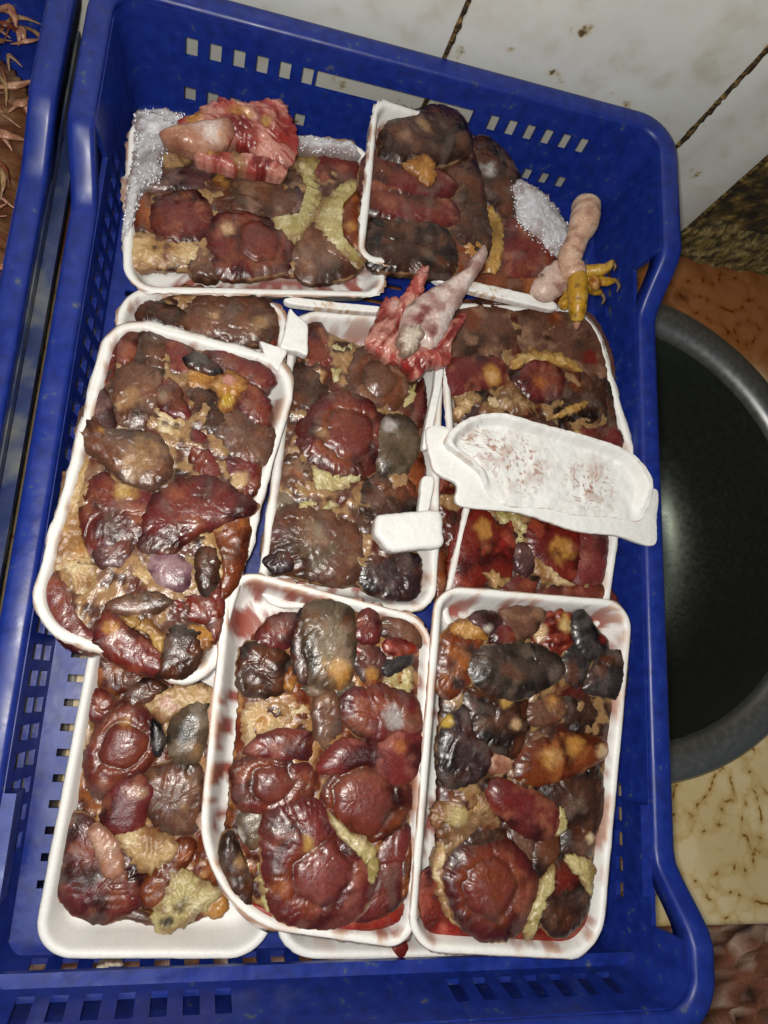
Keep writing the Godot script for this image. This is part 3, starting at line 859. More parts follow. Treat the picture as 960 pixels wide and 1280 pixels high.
func build_meat() -> void:
	stuff(lump("frozen_meat_juice", "frozen meat juice between the pieces in the clean front left tray", "meat juice", [-154.1, 229.5, -155.6, 194.1, -157.1, 157.3, -156.4, 142.1, -154.1, 128.7, -151.7, 115.1, -139.7, 116.1, -113.3, 122.6, -86.3, 129.2, -76.6, 187.7, -67.4, 243.4, -72.9, 248.8, -96.9, 255, -114.9, 251.2, -132.6, 247.4, -143, 243.8, -151, 237.2], 0.0110, 4, "bed", "rust", []))
	stuff(lump("frozen_meat_juice", "frozen meat juice between the pieces in the tilted left tray", "meat juice", [-177.7, 77.5, -179.5, 54.5, -178.5, 37.2, -177.5, 19.4, -176.2, 4.6, -174.9, -10.4, -171.6, -33, -168.2, -56.3, -164.1, -64.4, -156.4, -71.7, -145.8, -74.2, -123.2, -71.2, -100.1, -68.2, -82.5, -63.6, -74.8, -56.2, -72.9, -38.2, -71.1, -20.4, -75.1, 12.5, -79.1, 44.3, -82.5, 62.6, -86.2, 79.8, -89.8, 96.7, -92.4, 103.2, -98.8, 110.3, -105.1, 116.6, -113.2, 117, -124.5, 116.1, -134.9, 113.4, -149.2, 108.8, -163.4, 104.3, -172.9, 94.8], 0.0480, 4, "bed", "brown", []))
	stuff(lump("frozen_meat_juice", "frozen meat juice between the pieces in the front middle tray", "meat juice", [-73, 206.4, -72.2, 157.6, -71.2, 105.8, -59.3, 88.8, -48.4, 84.9, -26.2, 77.4, -1.8, 77.3, 21.5, 81.9, 29.8, 91.5, 30.8, 115.3, 31.9, 138.6, 30.7, 181.4, 29.7, 222.3, 25.6, 231, 16, 243.7, -9.8, 246.7, -24.7, 245, -39.3, 243.4, -51.1, 237.6, -62.8, 231.8, -70, 220.5], 0.0440, 4, "bed", "rust", []))
	stuff(lump("frozen_meat_juice", "frozen meat juice between the pieces in the front right tray", "meat juice", [44.9, 186, 44.9, 151.4, 44.7, 115.6, 45.9, 95, 51.6, 86.2, 59.4, 78.6, 72, 73.9, 100.7, 70.2, 118.6, 69.8, 136.9, 69.4, 142.9, 73.4, 154.7, 85.4, 166.4, 97.4, 164.3, 116.8, 153.3, 171.5, 143.1, 222.7, 140.4, 229.8, 135.3, 241.5, 122.8, 250.3, 100.3, 250.4, 78.4, 250.5, 56.2, 241.3, 48.9, 228.1, 46, 214, 45.5, 200.1], 0.0450, 4, "bed", "dark", []))
	stuff(lump("frozen_meat_juice", "frozen meat juice between the pieces in the centre tray", "meat juice", [-62.9, 49.1, -63.2, 30.1, -63.5, 10.8, -63.5, -24.1, -63.5, -60.3, -56.9, -79.2, -50.1, -98.6, -41.8, -104, -22, -99.3, -2, -94.4, 11.7, -88.5, 26.8, -77, 30.6, -53.5, 31.2, -32.5, 31.8, -12, 30.2, 24.1, 28.7, 58.9, 17.9, 63.2, -19.7, 59.1, -55.9, 55], 0.0330, 4, "bed", "brown", []))
	stuff(lump("frozen_meat_juice", "frozen meat juice between the pieces in the upper right tray", "meat juice", [46.2, -91, 48.3, -108.5, 53.7, -135.2, 69.1, -144.2, 98.5, -148.1, 128.9, -152.2, 150.7, -147.6, 164.2, -124.3, 169.1, -90.1, 174, -56.9, 156.8, -51, 108.5, -53.6, 62.3, -56, 54.3, -64.2, 50, -77], 0.0330, 4, "bed", "dark", []))
	stuff(lump("frozen_meat_juice", "frozen meat juice between the pieces in the half covered tray", "meat juice", [39, -0.2, 43.3, -14.4, 52.5, -13.5, 101.1, -2.5, 151.6, 8.9, 163.3, 12.6, 164.7, 34.8, 166.1, 56.5, 141.2, 60.1, 118.7, 59.3, 96.6, 58.6, 68.5, 55.5, 57.4, 54, 49.6, 33.3, 41.7, 12.4], 0.0300, 4, "bed", "dark", []))
	stuff(lump("frozen_meat_juice", "frozen meat juice between the pieces in the back left tray", "meat juice", [-163.4, -136.1, -164.4, -154.9, -164.8, -186, -165.2, -218.1, -103.3, -225.4, -37, -233.2, -28.2, -224.3, -21.4, -202.7, -17.3, -171.3, -21.4, -158.7, -37.1, -141, -75.4, -133, -112.1, -125.4, -135.4, -124.6, -158.2, -123.8], 0.0390, 4, "bed", "brown", []))
	stuff(lump("frozen_meat_juice", "frozen meat juice between the pieces in the dark mounded tray", "meat juice", [-19, -218.7, -12.8, -235.8, -3.5, -260.4, 10.7, -274, 27.8, -283.4, 42.7, -279.6, 67.1, -266.4, 83.8, -254.4, 97.9, -227, 111.8, -199.9, 117.4, -182.4, 117.9, -155.4, 93, -151.6, 66.7, -152.3, 29.7, -153.6, -6.1, -154.8, -13.2, -164.9, -16.1, -191.5], 0.0420, 4, "bed", "dark", []))
	stuff(lump("frozen_meat_juice", "frozen meat juice between the pieces in the half hidden tray", "meat juice", [-153.1, -95.5, -146.8, -103.7, -127.4, -119.3, -105.6, -118.3, -83.3, -116.6, -73.1, -114.7, -69.5, -96.2, -75.7, -88.5, -97.5, -86, -118.7, -83.5, -134.1, -87, -149.4, -90.5], 0.0310, 4, "bed", "dark", []))
	lump("fat_lump", "big lumpy cream fat mass along the left side of the tilted left tray", "fat", [-179.9, 16.3, -174.3, 8, -170.8, -0.2, -165.9, 1.7, -166.7, 19.7, -167.5, 39.8, -156.2, 63.1, -152.7, 65.2, -155.3, 79.8, -158.4, 89.5, -163.4, 85.2, -169.8, 71.6, -179.1, 67.7, -182.2, 56, -179.3, 36.2], 0.0490, 3.75, "fat", "cream", [[-165.1, 58.0, 5.7, "orange"], [-174.5, 63.3, 2.8, "white"], [-174.7, 48.0, 3.2, "orange"]], [])
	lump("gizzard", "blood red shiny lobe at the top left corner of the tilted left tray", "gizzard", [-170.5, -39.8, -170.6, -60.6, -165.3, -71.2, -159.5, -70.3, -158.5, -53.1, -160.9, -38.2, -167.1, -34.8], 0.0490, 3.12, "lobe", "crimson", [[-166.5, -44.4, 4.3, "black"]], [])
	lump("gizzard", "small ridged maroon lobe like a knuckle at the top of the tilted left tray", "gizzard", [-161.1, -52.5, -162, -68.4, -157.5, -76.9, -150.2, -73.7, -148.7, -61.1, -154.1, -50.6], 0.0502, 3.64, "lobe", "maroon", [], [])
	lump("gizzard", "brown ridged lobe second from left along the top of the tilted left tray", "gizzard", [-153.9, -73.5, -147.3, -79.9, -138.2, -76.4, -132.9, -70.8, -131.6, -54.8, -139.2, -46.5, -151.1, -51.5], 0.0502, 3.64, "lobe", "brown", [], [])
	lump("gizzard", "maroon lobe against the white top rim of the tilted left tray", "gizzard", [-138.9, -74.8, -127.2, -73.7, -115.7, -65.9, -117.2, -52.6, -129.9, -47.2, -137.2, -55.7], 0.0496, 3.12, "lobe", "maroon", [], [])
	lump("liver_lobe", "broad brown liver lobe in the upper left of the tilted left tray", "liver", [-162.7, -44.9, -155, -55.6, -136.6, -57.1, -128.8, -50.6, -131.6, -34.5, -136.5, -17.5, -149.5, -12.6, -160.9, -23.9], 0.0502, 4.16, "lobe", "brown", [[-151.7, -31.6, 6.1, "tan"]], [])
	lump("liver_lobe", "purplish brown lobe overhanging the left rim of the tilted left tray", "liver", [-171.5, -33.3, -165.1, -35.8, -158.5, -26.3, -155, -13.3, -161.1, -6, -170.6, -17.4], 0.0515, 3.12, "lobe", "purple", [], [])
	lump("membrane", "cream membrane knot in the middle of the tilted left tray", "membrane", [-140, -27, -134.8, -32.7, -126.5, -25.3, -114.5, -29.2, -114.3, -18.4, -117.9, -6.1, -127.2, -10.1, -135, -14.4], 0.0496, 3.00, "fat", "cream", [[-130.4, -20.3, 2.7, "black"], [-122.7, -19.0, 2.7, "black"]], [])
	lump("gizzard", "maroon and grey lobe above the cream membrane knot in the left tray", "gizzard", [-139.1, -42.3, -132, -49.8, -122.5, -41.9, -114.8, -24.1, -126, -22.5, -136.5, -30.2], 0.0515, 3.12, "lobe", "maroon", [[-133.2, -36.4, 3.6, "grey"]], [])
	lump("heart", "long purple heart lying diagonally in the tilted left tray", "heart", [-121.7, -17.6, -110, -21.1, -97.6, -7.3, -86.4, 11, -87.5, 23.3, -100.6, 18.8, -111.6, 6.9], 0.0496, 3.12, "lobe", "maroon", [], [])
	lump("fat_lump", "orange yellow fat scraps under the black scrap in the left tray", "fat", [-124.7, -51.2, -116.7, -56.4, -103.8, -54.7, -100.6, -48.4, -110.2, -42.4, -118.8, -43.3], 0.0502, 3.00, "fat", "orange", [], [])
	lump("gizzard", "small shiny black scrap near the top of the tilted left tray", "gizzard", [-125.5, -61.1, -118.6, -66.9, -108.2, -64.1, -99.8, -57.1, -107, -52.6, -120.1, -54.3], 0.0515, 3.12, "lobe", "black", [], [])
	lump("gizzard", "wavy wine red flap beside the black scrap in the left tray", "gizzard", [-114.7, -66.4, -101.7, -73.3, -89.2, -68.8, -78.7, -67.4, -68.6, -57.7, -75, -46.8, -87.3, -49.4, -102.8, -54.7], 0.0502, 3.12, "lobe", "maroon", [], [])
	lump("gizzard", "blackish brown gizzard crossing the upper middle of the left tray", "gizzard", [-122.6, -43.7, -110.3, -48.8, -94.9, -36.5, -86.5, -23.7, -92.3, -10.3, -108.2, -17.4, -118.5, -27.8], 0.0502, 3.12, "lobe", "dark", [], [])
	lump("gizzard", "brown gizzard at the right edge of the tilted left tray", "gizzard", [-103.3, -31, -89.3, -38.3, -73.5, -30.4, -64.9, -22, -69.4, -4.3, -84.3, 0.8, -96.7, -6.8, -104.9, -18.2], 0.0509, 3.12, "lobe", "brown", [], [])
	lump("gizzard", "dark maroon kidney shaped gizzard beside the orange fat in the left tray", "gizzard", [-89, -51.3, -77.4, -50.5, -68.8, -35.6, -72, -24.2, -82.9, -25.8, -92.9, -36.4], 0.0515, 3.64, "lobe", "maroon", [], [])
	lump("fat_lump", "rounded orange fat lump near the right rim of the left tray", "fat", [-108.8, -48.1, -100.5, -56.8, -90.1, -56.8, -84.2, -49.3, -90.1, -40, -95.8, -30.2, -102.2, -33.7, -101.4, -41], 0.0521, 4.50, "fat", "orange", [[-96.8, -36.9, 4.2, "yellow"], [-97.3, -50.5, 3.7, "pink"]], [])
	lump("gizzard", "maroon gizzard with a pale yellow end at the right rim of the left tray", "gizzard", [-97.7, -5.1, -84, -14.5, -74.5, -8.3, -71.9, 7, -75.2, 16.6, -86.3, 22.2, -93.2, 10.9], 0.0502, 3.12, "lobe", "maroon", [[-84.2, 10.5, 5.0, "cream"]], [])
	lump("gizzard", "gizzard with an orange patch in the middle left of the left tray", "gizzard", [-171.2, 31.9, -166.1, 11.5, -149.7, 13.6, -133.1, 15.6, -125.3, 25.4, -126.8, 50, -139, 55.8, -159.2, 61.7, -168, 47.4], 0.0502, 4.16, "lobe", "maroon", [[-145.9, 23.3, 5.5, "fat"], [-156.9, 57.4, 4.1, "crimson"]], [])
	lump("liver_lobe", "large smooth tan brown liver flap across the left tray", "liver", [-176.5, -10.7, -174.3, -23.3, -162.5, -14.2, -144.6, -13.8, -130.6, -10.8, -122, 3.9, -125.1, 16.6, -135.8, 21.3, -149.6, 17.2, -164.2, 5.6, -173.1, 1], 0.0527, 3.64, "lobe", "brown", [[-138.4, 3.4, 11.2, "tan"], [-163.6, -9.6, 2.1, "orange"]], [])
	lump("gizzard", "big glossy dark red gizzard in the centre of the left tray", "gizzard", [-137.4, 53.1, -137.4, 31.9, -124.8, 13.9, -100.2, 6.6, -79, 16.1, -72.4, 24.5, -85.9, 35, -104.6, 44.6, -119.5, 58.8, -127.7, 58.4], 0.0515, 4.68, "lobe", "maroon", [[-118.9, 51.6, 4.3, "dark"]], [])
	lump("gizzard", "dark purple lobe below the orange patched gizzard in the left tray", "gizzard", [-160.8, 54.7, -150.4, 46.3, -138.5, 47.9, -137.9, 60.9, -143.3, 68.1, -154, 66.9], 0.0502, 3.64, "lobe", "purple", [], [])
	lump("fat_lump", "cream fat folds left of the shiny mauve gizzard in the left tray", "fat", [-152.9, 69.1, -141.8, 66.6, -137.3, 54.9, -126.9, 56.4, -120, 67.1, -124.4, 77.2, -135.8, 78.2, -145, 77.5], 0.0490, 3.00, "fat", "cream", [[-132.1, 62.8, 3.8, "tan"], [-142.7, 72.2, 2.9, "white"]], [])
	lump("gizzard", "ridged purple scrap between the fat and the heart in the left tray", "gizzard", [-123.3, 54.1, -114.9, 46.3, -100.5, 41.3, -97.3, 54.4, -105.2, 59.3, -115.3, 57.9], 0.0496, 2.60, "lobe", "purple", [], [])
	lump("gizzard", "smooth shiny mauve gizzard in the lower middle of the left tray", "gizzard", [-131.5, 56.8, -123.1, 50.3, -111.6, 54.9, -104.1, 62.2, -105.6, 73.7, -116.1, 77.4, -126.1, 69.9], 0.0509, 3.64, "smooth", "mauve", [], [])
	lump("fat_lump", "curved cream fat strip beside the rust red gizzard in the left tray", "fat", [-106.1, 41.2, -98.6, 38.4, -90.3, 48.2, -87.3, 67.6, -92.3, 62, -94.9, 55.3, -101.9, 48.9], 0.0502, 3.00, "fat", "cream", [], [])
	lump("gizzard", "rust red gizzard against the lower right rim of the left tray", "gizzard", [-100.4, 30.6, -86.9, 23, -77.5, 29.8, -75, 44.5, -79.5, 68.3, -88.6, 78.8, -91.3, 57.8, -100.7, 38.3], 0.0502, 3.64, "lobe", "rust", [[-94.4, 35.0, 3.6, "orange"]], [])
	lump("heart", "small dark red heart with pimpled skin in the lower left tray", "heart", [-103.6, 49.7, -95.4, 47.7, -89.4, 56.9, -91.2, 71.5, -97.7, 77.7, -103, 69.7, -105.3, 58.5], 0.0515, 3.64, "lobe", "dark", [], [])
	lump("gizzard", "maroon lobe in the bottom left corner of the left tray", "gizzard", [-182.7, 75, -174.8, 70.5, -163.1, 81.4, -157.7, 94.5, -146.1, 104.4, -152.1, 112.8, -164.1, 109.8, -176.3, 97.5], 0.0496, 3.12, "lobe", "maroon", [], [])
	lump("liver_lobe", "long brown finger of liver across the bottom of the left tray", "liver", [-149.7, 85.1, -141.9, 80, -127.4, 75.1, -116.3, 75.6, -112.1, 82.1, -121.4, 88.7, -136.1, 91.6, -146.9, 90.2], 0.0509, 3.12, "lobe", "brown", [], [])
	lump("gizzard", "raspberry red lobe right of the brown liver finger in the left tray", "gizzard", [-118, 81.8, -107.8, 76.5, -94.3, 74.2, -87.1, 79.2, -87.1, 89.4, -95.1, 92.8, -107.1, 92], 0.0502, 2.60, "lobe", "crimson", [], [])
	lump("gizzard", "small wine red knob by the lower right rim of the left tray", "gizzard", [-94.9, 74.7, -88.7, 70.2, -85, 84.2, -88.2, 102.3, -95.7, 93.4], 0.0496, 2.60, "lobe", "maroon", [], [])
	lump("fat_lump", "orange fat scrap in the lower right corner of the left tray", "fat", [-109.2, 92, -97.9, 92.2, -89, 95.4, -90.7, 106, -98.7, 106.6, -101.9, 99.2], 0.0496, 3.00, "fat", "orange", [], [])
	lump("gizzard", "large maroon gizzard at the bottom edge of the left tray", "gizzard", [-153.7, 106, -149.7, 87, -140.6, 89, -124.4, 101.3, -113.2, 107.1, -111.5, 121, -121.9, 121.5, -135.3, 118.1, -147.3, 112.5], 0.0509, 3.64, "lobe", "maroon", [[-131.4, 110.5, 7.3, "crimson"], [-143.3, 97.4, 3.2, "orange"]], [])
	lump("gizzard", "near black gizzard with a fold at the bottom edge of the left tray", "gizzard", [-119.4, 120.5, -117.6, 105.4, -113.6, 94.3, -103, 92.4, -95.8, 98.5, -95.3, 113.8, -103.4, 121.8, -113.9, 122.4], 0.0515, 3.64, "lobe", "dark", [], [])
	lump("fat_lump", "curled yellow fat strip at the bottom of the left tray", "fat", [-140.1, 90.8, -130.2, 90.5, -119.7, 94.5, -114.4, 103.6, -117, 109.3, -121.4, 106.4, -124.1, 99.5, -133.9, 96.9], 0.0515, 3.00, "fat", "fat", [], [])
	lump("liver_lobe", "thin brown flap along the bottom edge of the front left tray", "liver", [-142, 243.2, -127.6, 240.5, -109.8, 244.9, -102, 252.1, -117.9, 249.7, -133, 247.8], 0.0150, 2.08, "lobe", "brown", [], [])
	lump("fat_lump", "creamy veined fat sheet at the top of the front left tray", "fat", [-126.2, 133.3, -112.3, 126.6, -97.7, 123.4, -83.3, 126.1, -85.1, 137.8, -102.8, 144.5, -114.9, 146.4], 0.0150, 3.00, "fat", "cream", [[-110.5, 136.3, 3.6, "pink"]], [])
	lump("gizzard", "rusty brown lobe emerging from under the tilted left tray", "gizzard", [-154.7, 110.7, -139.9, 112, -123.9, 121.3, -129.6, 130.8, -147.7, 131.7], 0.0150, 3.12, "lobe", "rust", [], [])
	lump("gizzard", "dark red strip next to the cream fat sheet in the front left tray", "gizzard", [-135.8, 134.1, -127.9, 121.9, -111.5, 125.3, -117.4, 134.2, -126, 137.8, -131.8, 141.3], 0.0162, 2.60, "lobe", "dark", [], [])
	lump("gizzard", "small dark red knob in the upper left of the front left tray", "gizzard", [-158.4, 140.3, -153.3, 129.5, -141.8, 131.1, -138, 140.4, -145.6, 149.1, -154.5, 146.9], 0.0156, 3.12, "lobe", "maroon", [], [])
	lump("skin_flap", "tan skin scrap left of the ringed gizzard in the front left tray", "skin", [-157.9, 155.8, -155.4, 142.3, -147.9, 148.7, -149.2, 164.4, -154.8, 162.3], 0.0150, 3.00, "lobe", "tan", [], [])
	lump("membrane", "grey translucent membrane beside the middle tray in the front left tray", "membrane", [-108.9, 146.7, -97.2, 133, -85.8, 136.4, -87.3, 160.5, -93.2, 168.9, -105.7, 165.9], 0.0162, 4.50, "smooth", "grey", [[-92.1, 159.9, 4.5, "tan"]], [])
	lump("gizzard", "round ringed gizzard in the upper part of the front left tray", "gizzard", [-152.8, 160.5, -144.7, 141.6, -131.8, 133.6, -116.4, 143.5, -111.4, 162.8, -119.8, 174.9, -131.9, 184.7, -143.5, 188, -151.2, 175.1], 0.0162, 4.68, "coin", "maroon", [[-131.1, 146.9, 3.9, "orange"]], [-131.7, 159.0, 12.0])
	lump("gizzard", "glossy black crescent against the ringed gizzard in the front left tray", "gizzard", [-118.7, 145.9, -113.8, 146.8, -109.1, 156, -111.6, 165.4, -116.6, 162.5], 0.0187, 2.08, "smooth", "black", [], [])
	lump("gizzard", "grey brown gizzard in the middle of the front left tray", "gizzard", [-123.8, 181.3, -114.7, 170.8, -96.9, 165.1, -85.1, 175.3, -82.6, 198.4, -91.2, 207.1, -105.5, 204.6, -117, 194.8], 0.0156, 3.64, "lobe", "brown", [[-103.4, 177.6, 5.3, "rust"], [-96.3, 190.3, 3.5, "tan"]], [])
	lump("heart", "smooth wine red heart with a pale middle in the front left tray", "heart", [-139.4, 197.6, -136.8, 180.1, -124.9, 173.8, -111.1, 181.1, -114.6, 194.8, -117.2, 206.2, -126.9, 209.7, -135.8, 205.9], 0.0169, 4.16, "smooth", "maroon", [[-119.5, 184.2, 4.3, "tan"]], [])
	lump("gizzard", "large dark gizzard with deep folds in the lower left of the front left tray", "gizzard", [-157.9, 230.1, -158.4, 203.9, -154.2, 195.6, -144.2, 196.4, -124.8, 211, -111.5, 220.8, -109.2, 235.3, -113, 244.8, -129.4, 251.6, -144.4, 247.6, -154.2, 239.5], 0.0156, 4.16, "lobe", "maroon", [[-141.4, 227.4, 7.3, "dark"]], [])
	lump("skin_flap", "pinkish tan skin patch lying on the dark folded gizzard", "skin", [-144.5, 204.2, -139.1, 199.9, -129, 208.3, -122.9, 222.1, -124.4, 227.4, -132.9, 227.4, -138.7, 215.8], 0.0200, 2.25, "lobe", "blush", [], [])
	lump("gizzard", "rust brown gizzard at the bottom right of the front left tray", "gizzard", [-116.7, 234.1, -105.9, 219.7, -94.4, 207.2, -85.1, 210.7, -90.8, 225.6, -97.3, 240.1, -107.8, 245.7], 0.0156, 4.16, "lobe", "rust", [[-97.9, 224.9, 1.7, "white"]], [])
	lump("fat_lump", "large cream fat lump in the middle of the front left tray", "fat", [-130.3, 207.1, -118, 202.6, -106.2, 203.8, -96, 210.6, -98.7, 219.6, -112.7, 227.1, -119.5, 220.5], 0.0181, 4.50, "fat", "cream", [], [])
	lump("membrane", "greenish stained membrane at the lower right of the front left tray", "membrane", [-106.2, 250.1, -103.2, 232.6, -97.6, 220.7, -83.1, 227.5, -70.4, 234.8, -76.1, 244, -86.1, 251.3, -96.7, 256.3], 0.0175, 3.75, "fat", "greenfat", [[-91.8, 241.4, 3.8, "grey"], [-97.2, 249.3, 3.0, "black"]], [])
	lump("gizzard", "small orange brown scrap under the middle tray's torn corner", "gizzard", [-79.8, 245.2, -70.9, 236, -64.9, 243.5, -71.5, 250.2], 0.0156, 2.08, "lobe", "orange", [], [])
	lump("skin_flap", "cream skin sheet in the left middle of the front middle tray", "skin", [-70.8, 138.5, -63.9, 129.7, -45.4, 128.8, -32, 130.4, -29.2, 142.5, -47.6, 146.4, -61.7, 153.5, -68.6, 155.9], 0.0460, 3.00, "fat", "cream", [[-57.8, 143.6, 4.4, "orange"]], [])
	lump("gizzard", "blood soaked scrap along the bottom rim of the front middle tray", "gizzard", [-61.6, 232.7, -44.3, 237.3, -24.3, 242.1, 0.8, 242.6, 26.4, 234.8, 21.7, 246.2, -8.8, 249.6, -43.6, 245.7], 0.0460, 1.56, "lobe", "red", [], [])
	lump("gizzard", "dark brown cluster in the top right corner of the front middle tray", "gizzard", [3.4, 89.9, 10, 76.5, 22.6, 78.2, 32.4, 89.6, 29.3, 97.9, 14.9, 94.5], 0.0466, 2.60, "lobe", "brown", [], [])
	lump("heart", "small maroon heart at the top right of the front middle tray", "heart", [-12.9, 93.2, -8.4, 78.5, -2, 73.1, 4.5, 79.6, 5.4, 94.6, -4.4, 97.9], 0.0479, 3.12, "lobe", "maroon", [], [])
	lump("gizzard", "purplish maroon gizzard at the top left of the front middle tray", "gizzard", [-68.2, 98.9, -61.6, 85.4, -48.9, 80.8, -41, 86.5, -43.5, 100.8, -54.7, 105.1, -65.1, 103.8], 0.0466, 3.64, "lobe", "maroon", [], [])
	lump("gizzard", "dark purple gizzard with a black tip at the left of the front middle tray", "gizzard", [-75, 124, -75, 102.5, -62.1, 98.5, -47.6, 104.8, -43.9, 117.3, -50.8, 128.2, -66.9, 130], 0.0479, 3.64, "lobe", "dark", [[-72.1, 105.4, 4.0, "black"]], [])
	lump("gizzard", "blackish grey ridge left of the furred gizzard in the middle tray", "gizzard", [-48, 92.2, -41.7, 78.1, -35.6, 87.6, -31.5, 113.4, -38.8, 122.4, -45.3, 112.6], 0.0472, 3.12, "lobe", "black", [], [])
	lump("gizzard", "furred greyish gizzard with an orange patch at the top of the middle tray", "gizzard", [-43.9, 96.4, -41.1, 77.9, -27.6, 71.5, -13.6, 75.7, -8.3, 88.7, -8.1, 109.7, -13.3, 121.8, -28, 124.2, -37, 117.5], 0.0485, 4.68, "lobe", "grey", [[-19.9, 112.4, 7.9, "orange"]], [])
	lump("fat_lump", "tiny orange fat bead by the dark purple gizzard in the middle tray", "fat", [-50.1, 118.4, -46.6, 111.9, -42.2, 118, -42.6, 124.7, -48.4, 126], 0.0491, 2.25, "fat", "orange", [], [])
	lump("gizzard", "purple and red scrap at the upper right of the middle tray", "gizzard", [-14.5, 100.7, -4.5, 93.7, 8.1, 99.3, 10.5, 112.4, -0.2, 119.7, -9.2, 114.5], 0.0472, 3.12, "lobe", "purple", [[-10.1, 100.0, 3.3, "red"], [0.4, 114.4, 4.3, "orange"]], [])
	lump("membrane", "yellowish membrane by the right rim of the middle tray", "membrane", [7.3, 116.2, 21.2, 106.3, 27.5, 112.6, 25.2, 123.3, 14, 122.3], 0.0466, 3.00, "fat", "greenfat", [], [])
	lump("gizzard", "orange red scrap at the upper right rim of the middle tray", "gizzard", [5.5, 95.4, 17.6, 89.7, 29.9, 96.4, 22.2, 103.4, 10.9, 101.9], 0.0472, 2.60, "lobe", "red", [], [])
	lump("gizzard", "black sliver between the red scrap and yellow membrane in the middle tray", "gizzard", [5.1, 108.2, 23.7, 99.2, 25.7, 106, 11.6, 114.7], 0.0479, 2.08, "smooth", "black", [], [])
	lump("gizzard", "dark grey fold under the furred gizzard in the middle tray", "gizzard", [-44.1, 122.4, -29.5, 120.1, -11, 116.5, 5.5, 116.7, -2.3, 125.4, -18.3, 128.7, -35.2, 128], 0.0466, 2.08, "lobe", "grey", [], [])
	lump("gizzard", "brown pimpled gizzard in the centre of the middle tray", "gizzard", [-33.3, 131.7, -26, 123.2, -16.8, 124.8, -13.1, 140.8, -20, 156, -30.3, 150.4], 0.0472, 3.12, "lobe", "brown", [], [])
	lump("gizzard", "wide maroon gizzard with a frosted spot at the right of the middle tray", "gizzard", [-18.3, 130.1, -9.8, 120.5, 9.1, 116.8, 26.1, 122.8, 35.8, 137.9, 32.9, 148.3, 16.2, 147.3, 5.6, 152.7, -12.1, 143.4], 0.0479, 4.16, "lobe", "maroon", [[15.8, 136.1, 5.8, "frosty"]], [])
	lump("gizzard", "smooth wine red gizzard below the frosted one in the middle tray", "gizzard", [-23.3, 157.6, -13.5, 148.9, 6.4, 150.7, 19.6, 141.6, 34.8, 147.2, 32.8, 164.9, 18.7, 177.6, 1.9, 164.3, -13.6, 169.5, -26.8, 167.4], 0.0485, 4.16, "smooth", "wine", [[18.8, 151.4, 4.8, "rust"]], [])
	lump("gizzard", "wine red lobe on the left side of the middle tray", "gizzard", [-68.8, 157.8, -58.9, 146.8, -44, 142.8, -30.2, 145.7, -28.6, 160.4, -43.6, 165.2, -62.5, 162.3], 0.0466, 3.64, "lobe", "wine", [], [])
	lump("gizzard", "round gizzard with a dark oval centre at the left of the middle tray", "gizzard", [-73.6, 177.4, -72, 163.3, -57.1, 158, -39.3, 159.9, -25.4, 166.8, -26.8, 181.2, -39.2, 191.3, -59, 191.6, -69.2, 186.6], 0.0472, 4.16, "coin", "maroon", [], [-51.7, 173.9, 11.3])
	lump("gizzard", "long maroon gizzard down the lower right of the middle tray", "gizzard", [5.5, 212, 17.8, 195.2, 28.5, 194.2, 31.6, 214.3, 27.2, 234, 14.5, 243, -0.2, 245, 5, 229.1], 0.0466, 3.12, "lobe", "maroon", [], [])
	lump("gizzard", "reddish brown sliver against the lower right rim of the middle tray", "gizzard", [22.7, 213.6, 29.7, 204, 30.6, 224, 25.8, 234.2], 0.0472, 2.60, "lobe", "rust", [], [])
	lump("gizzard", "round brown gizzard with a smooth dome at the right of the middle tray", "gizzard", [-25, 182.1, -21.2, 170.1, -8.2, 161.4, 7.9, 163.5, 25.6, 171.4, 29, 186.1, 20.5, 198.7, 7.5, 203.6, -10.9, 198.9, -20.7, 191.5], 0.0485, 4.68, "coin", "maroon", [[17.6, 192.1, 4.7, "rust"]], [0.9, 181.8, 16.5])
	lump("gizzard", "greyish scraps in the lower left of the middle tray", "gizzard", [-68.4, 191.3, -58.2, 185.7, -49.4, 190.2, -50.8, 201.8, -58.4, 209.6, -64.4, 202.8], 0.0466, 2.60, "lobe", "grey", [[-67.1, 200.4, 3.4, "white"]], [])
	lump("gizzard", "dark red gizzard in the bottom left corner of the middle tray", "gizzard", [-76.2, 205.4, -70.2, 197.6, -61.6, 212.1, -56.7, 223.3, -56.8, 237.5, -64.1, 235.2, -72.6, 221.9], 0.0466, 3.12, "lobe", "dark", [[-64.2, 213.0, 3.4, "tan"]], [])
	lump("fat_lump", "pale yellow fat left of the big two lobed gizzard", "fat", [-55.2, 223, -52.9, 196.9, -45.5, 205.7, -42.2, 227.4, -39.2, 241.1, -47.2, 238.9], 0.0460, 3.75, "fat", "greenfat", [], [])
	lump("gizzard", "big two lobed gizzard at the bottom of the middle tray", "gizzard", [-55.2, 205.7, -55.4, 192, -46.4, 182.6, -31.5, 180.4, -15.7, 186.8, -7.3, 197.6, 6.2, 205.5, 11.2, 219.5, 7.9, 233.3, -4.1, 244.8, -23.9, 247.1, -42.2, 242.3, -50.2, 228.1], 0.0491, 5.20, "coin", "wine", [[-29.9, 203.8, 4.4, "fat"], [-43.8, 222.3, 6.8, "rust"], [-43.9, 196.6, 6.9, "dark"]], [-19.6, 219.3, 16.2])
	lump("fat_lump", "long pale fat cord curving round the two lobed gizzard", "fat", [-19.3, 187.4, -5.8, 197.6, 5.4, 202.9, 10.5, 213.2, 9.1, 224.6, 4.6, 222.8, 3.1, 214.9, -6.2, 206.9, -16.6, 197.2], 0.0510, 3.00, "fat", "greenfat", [], [])
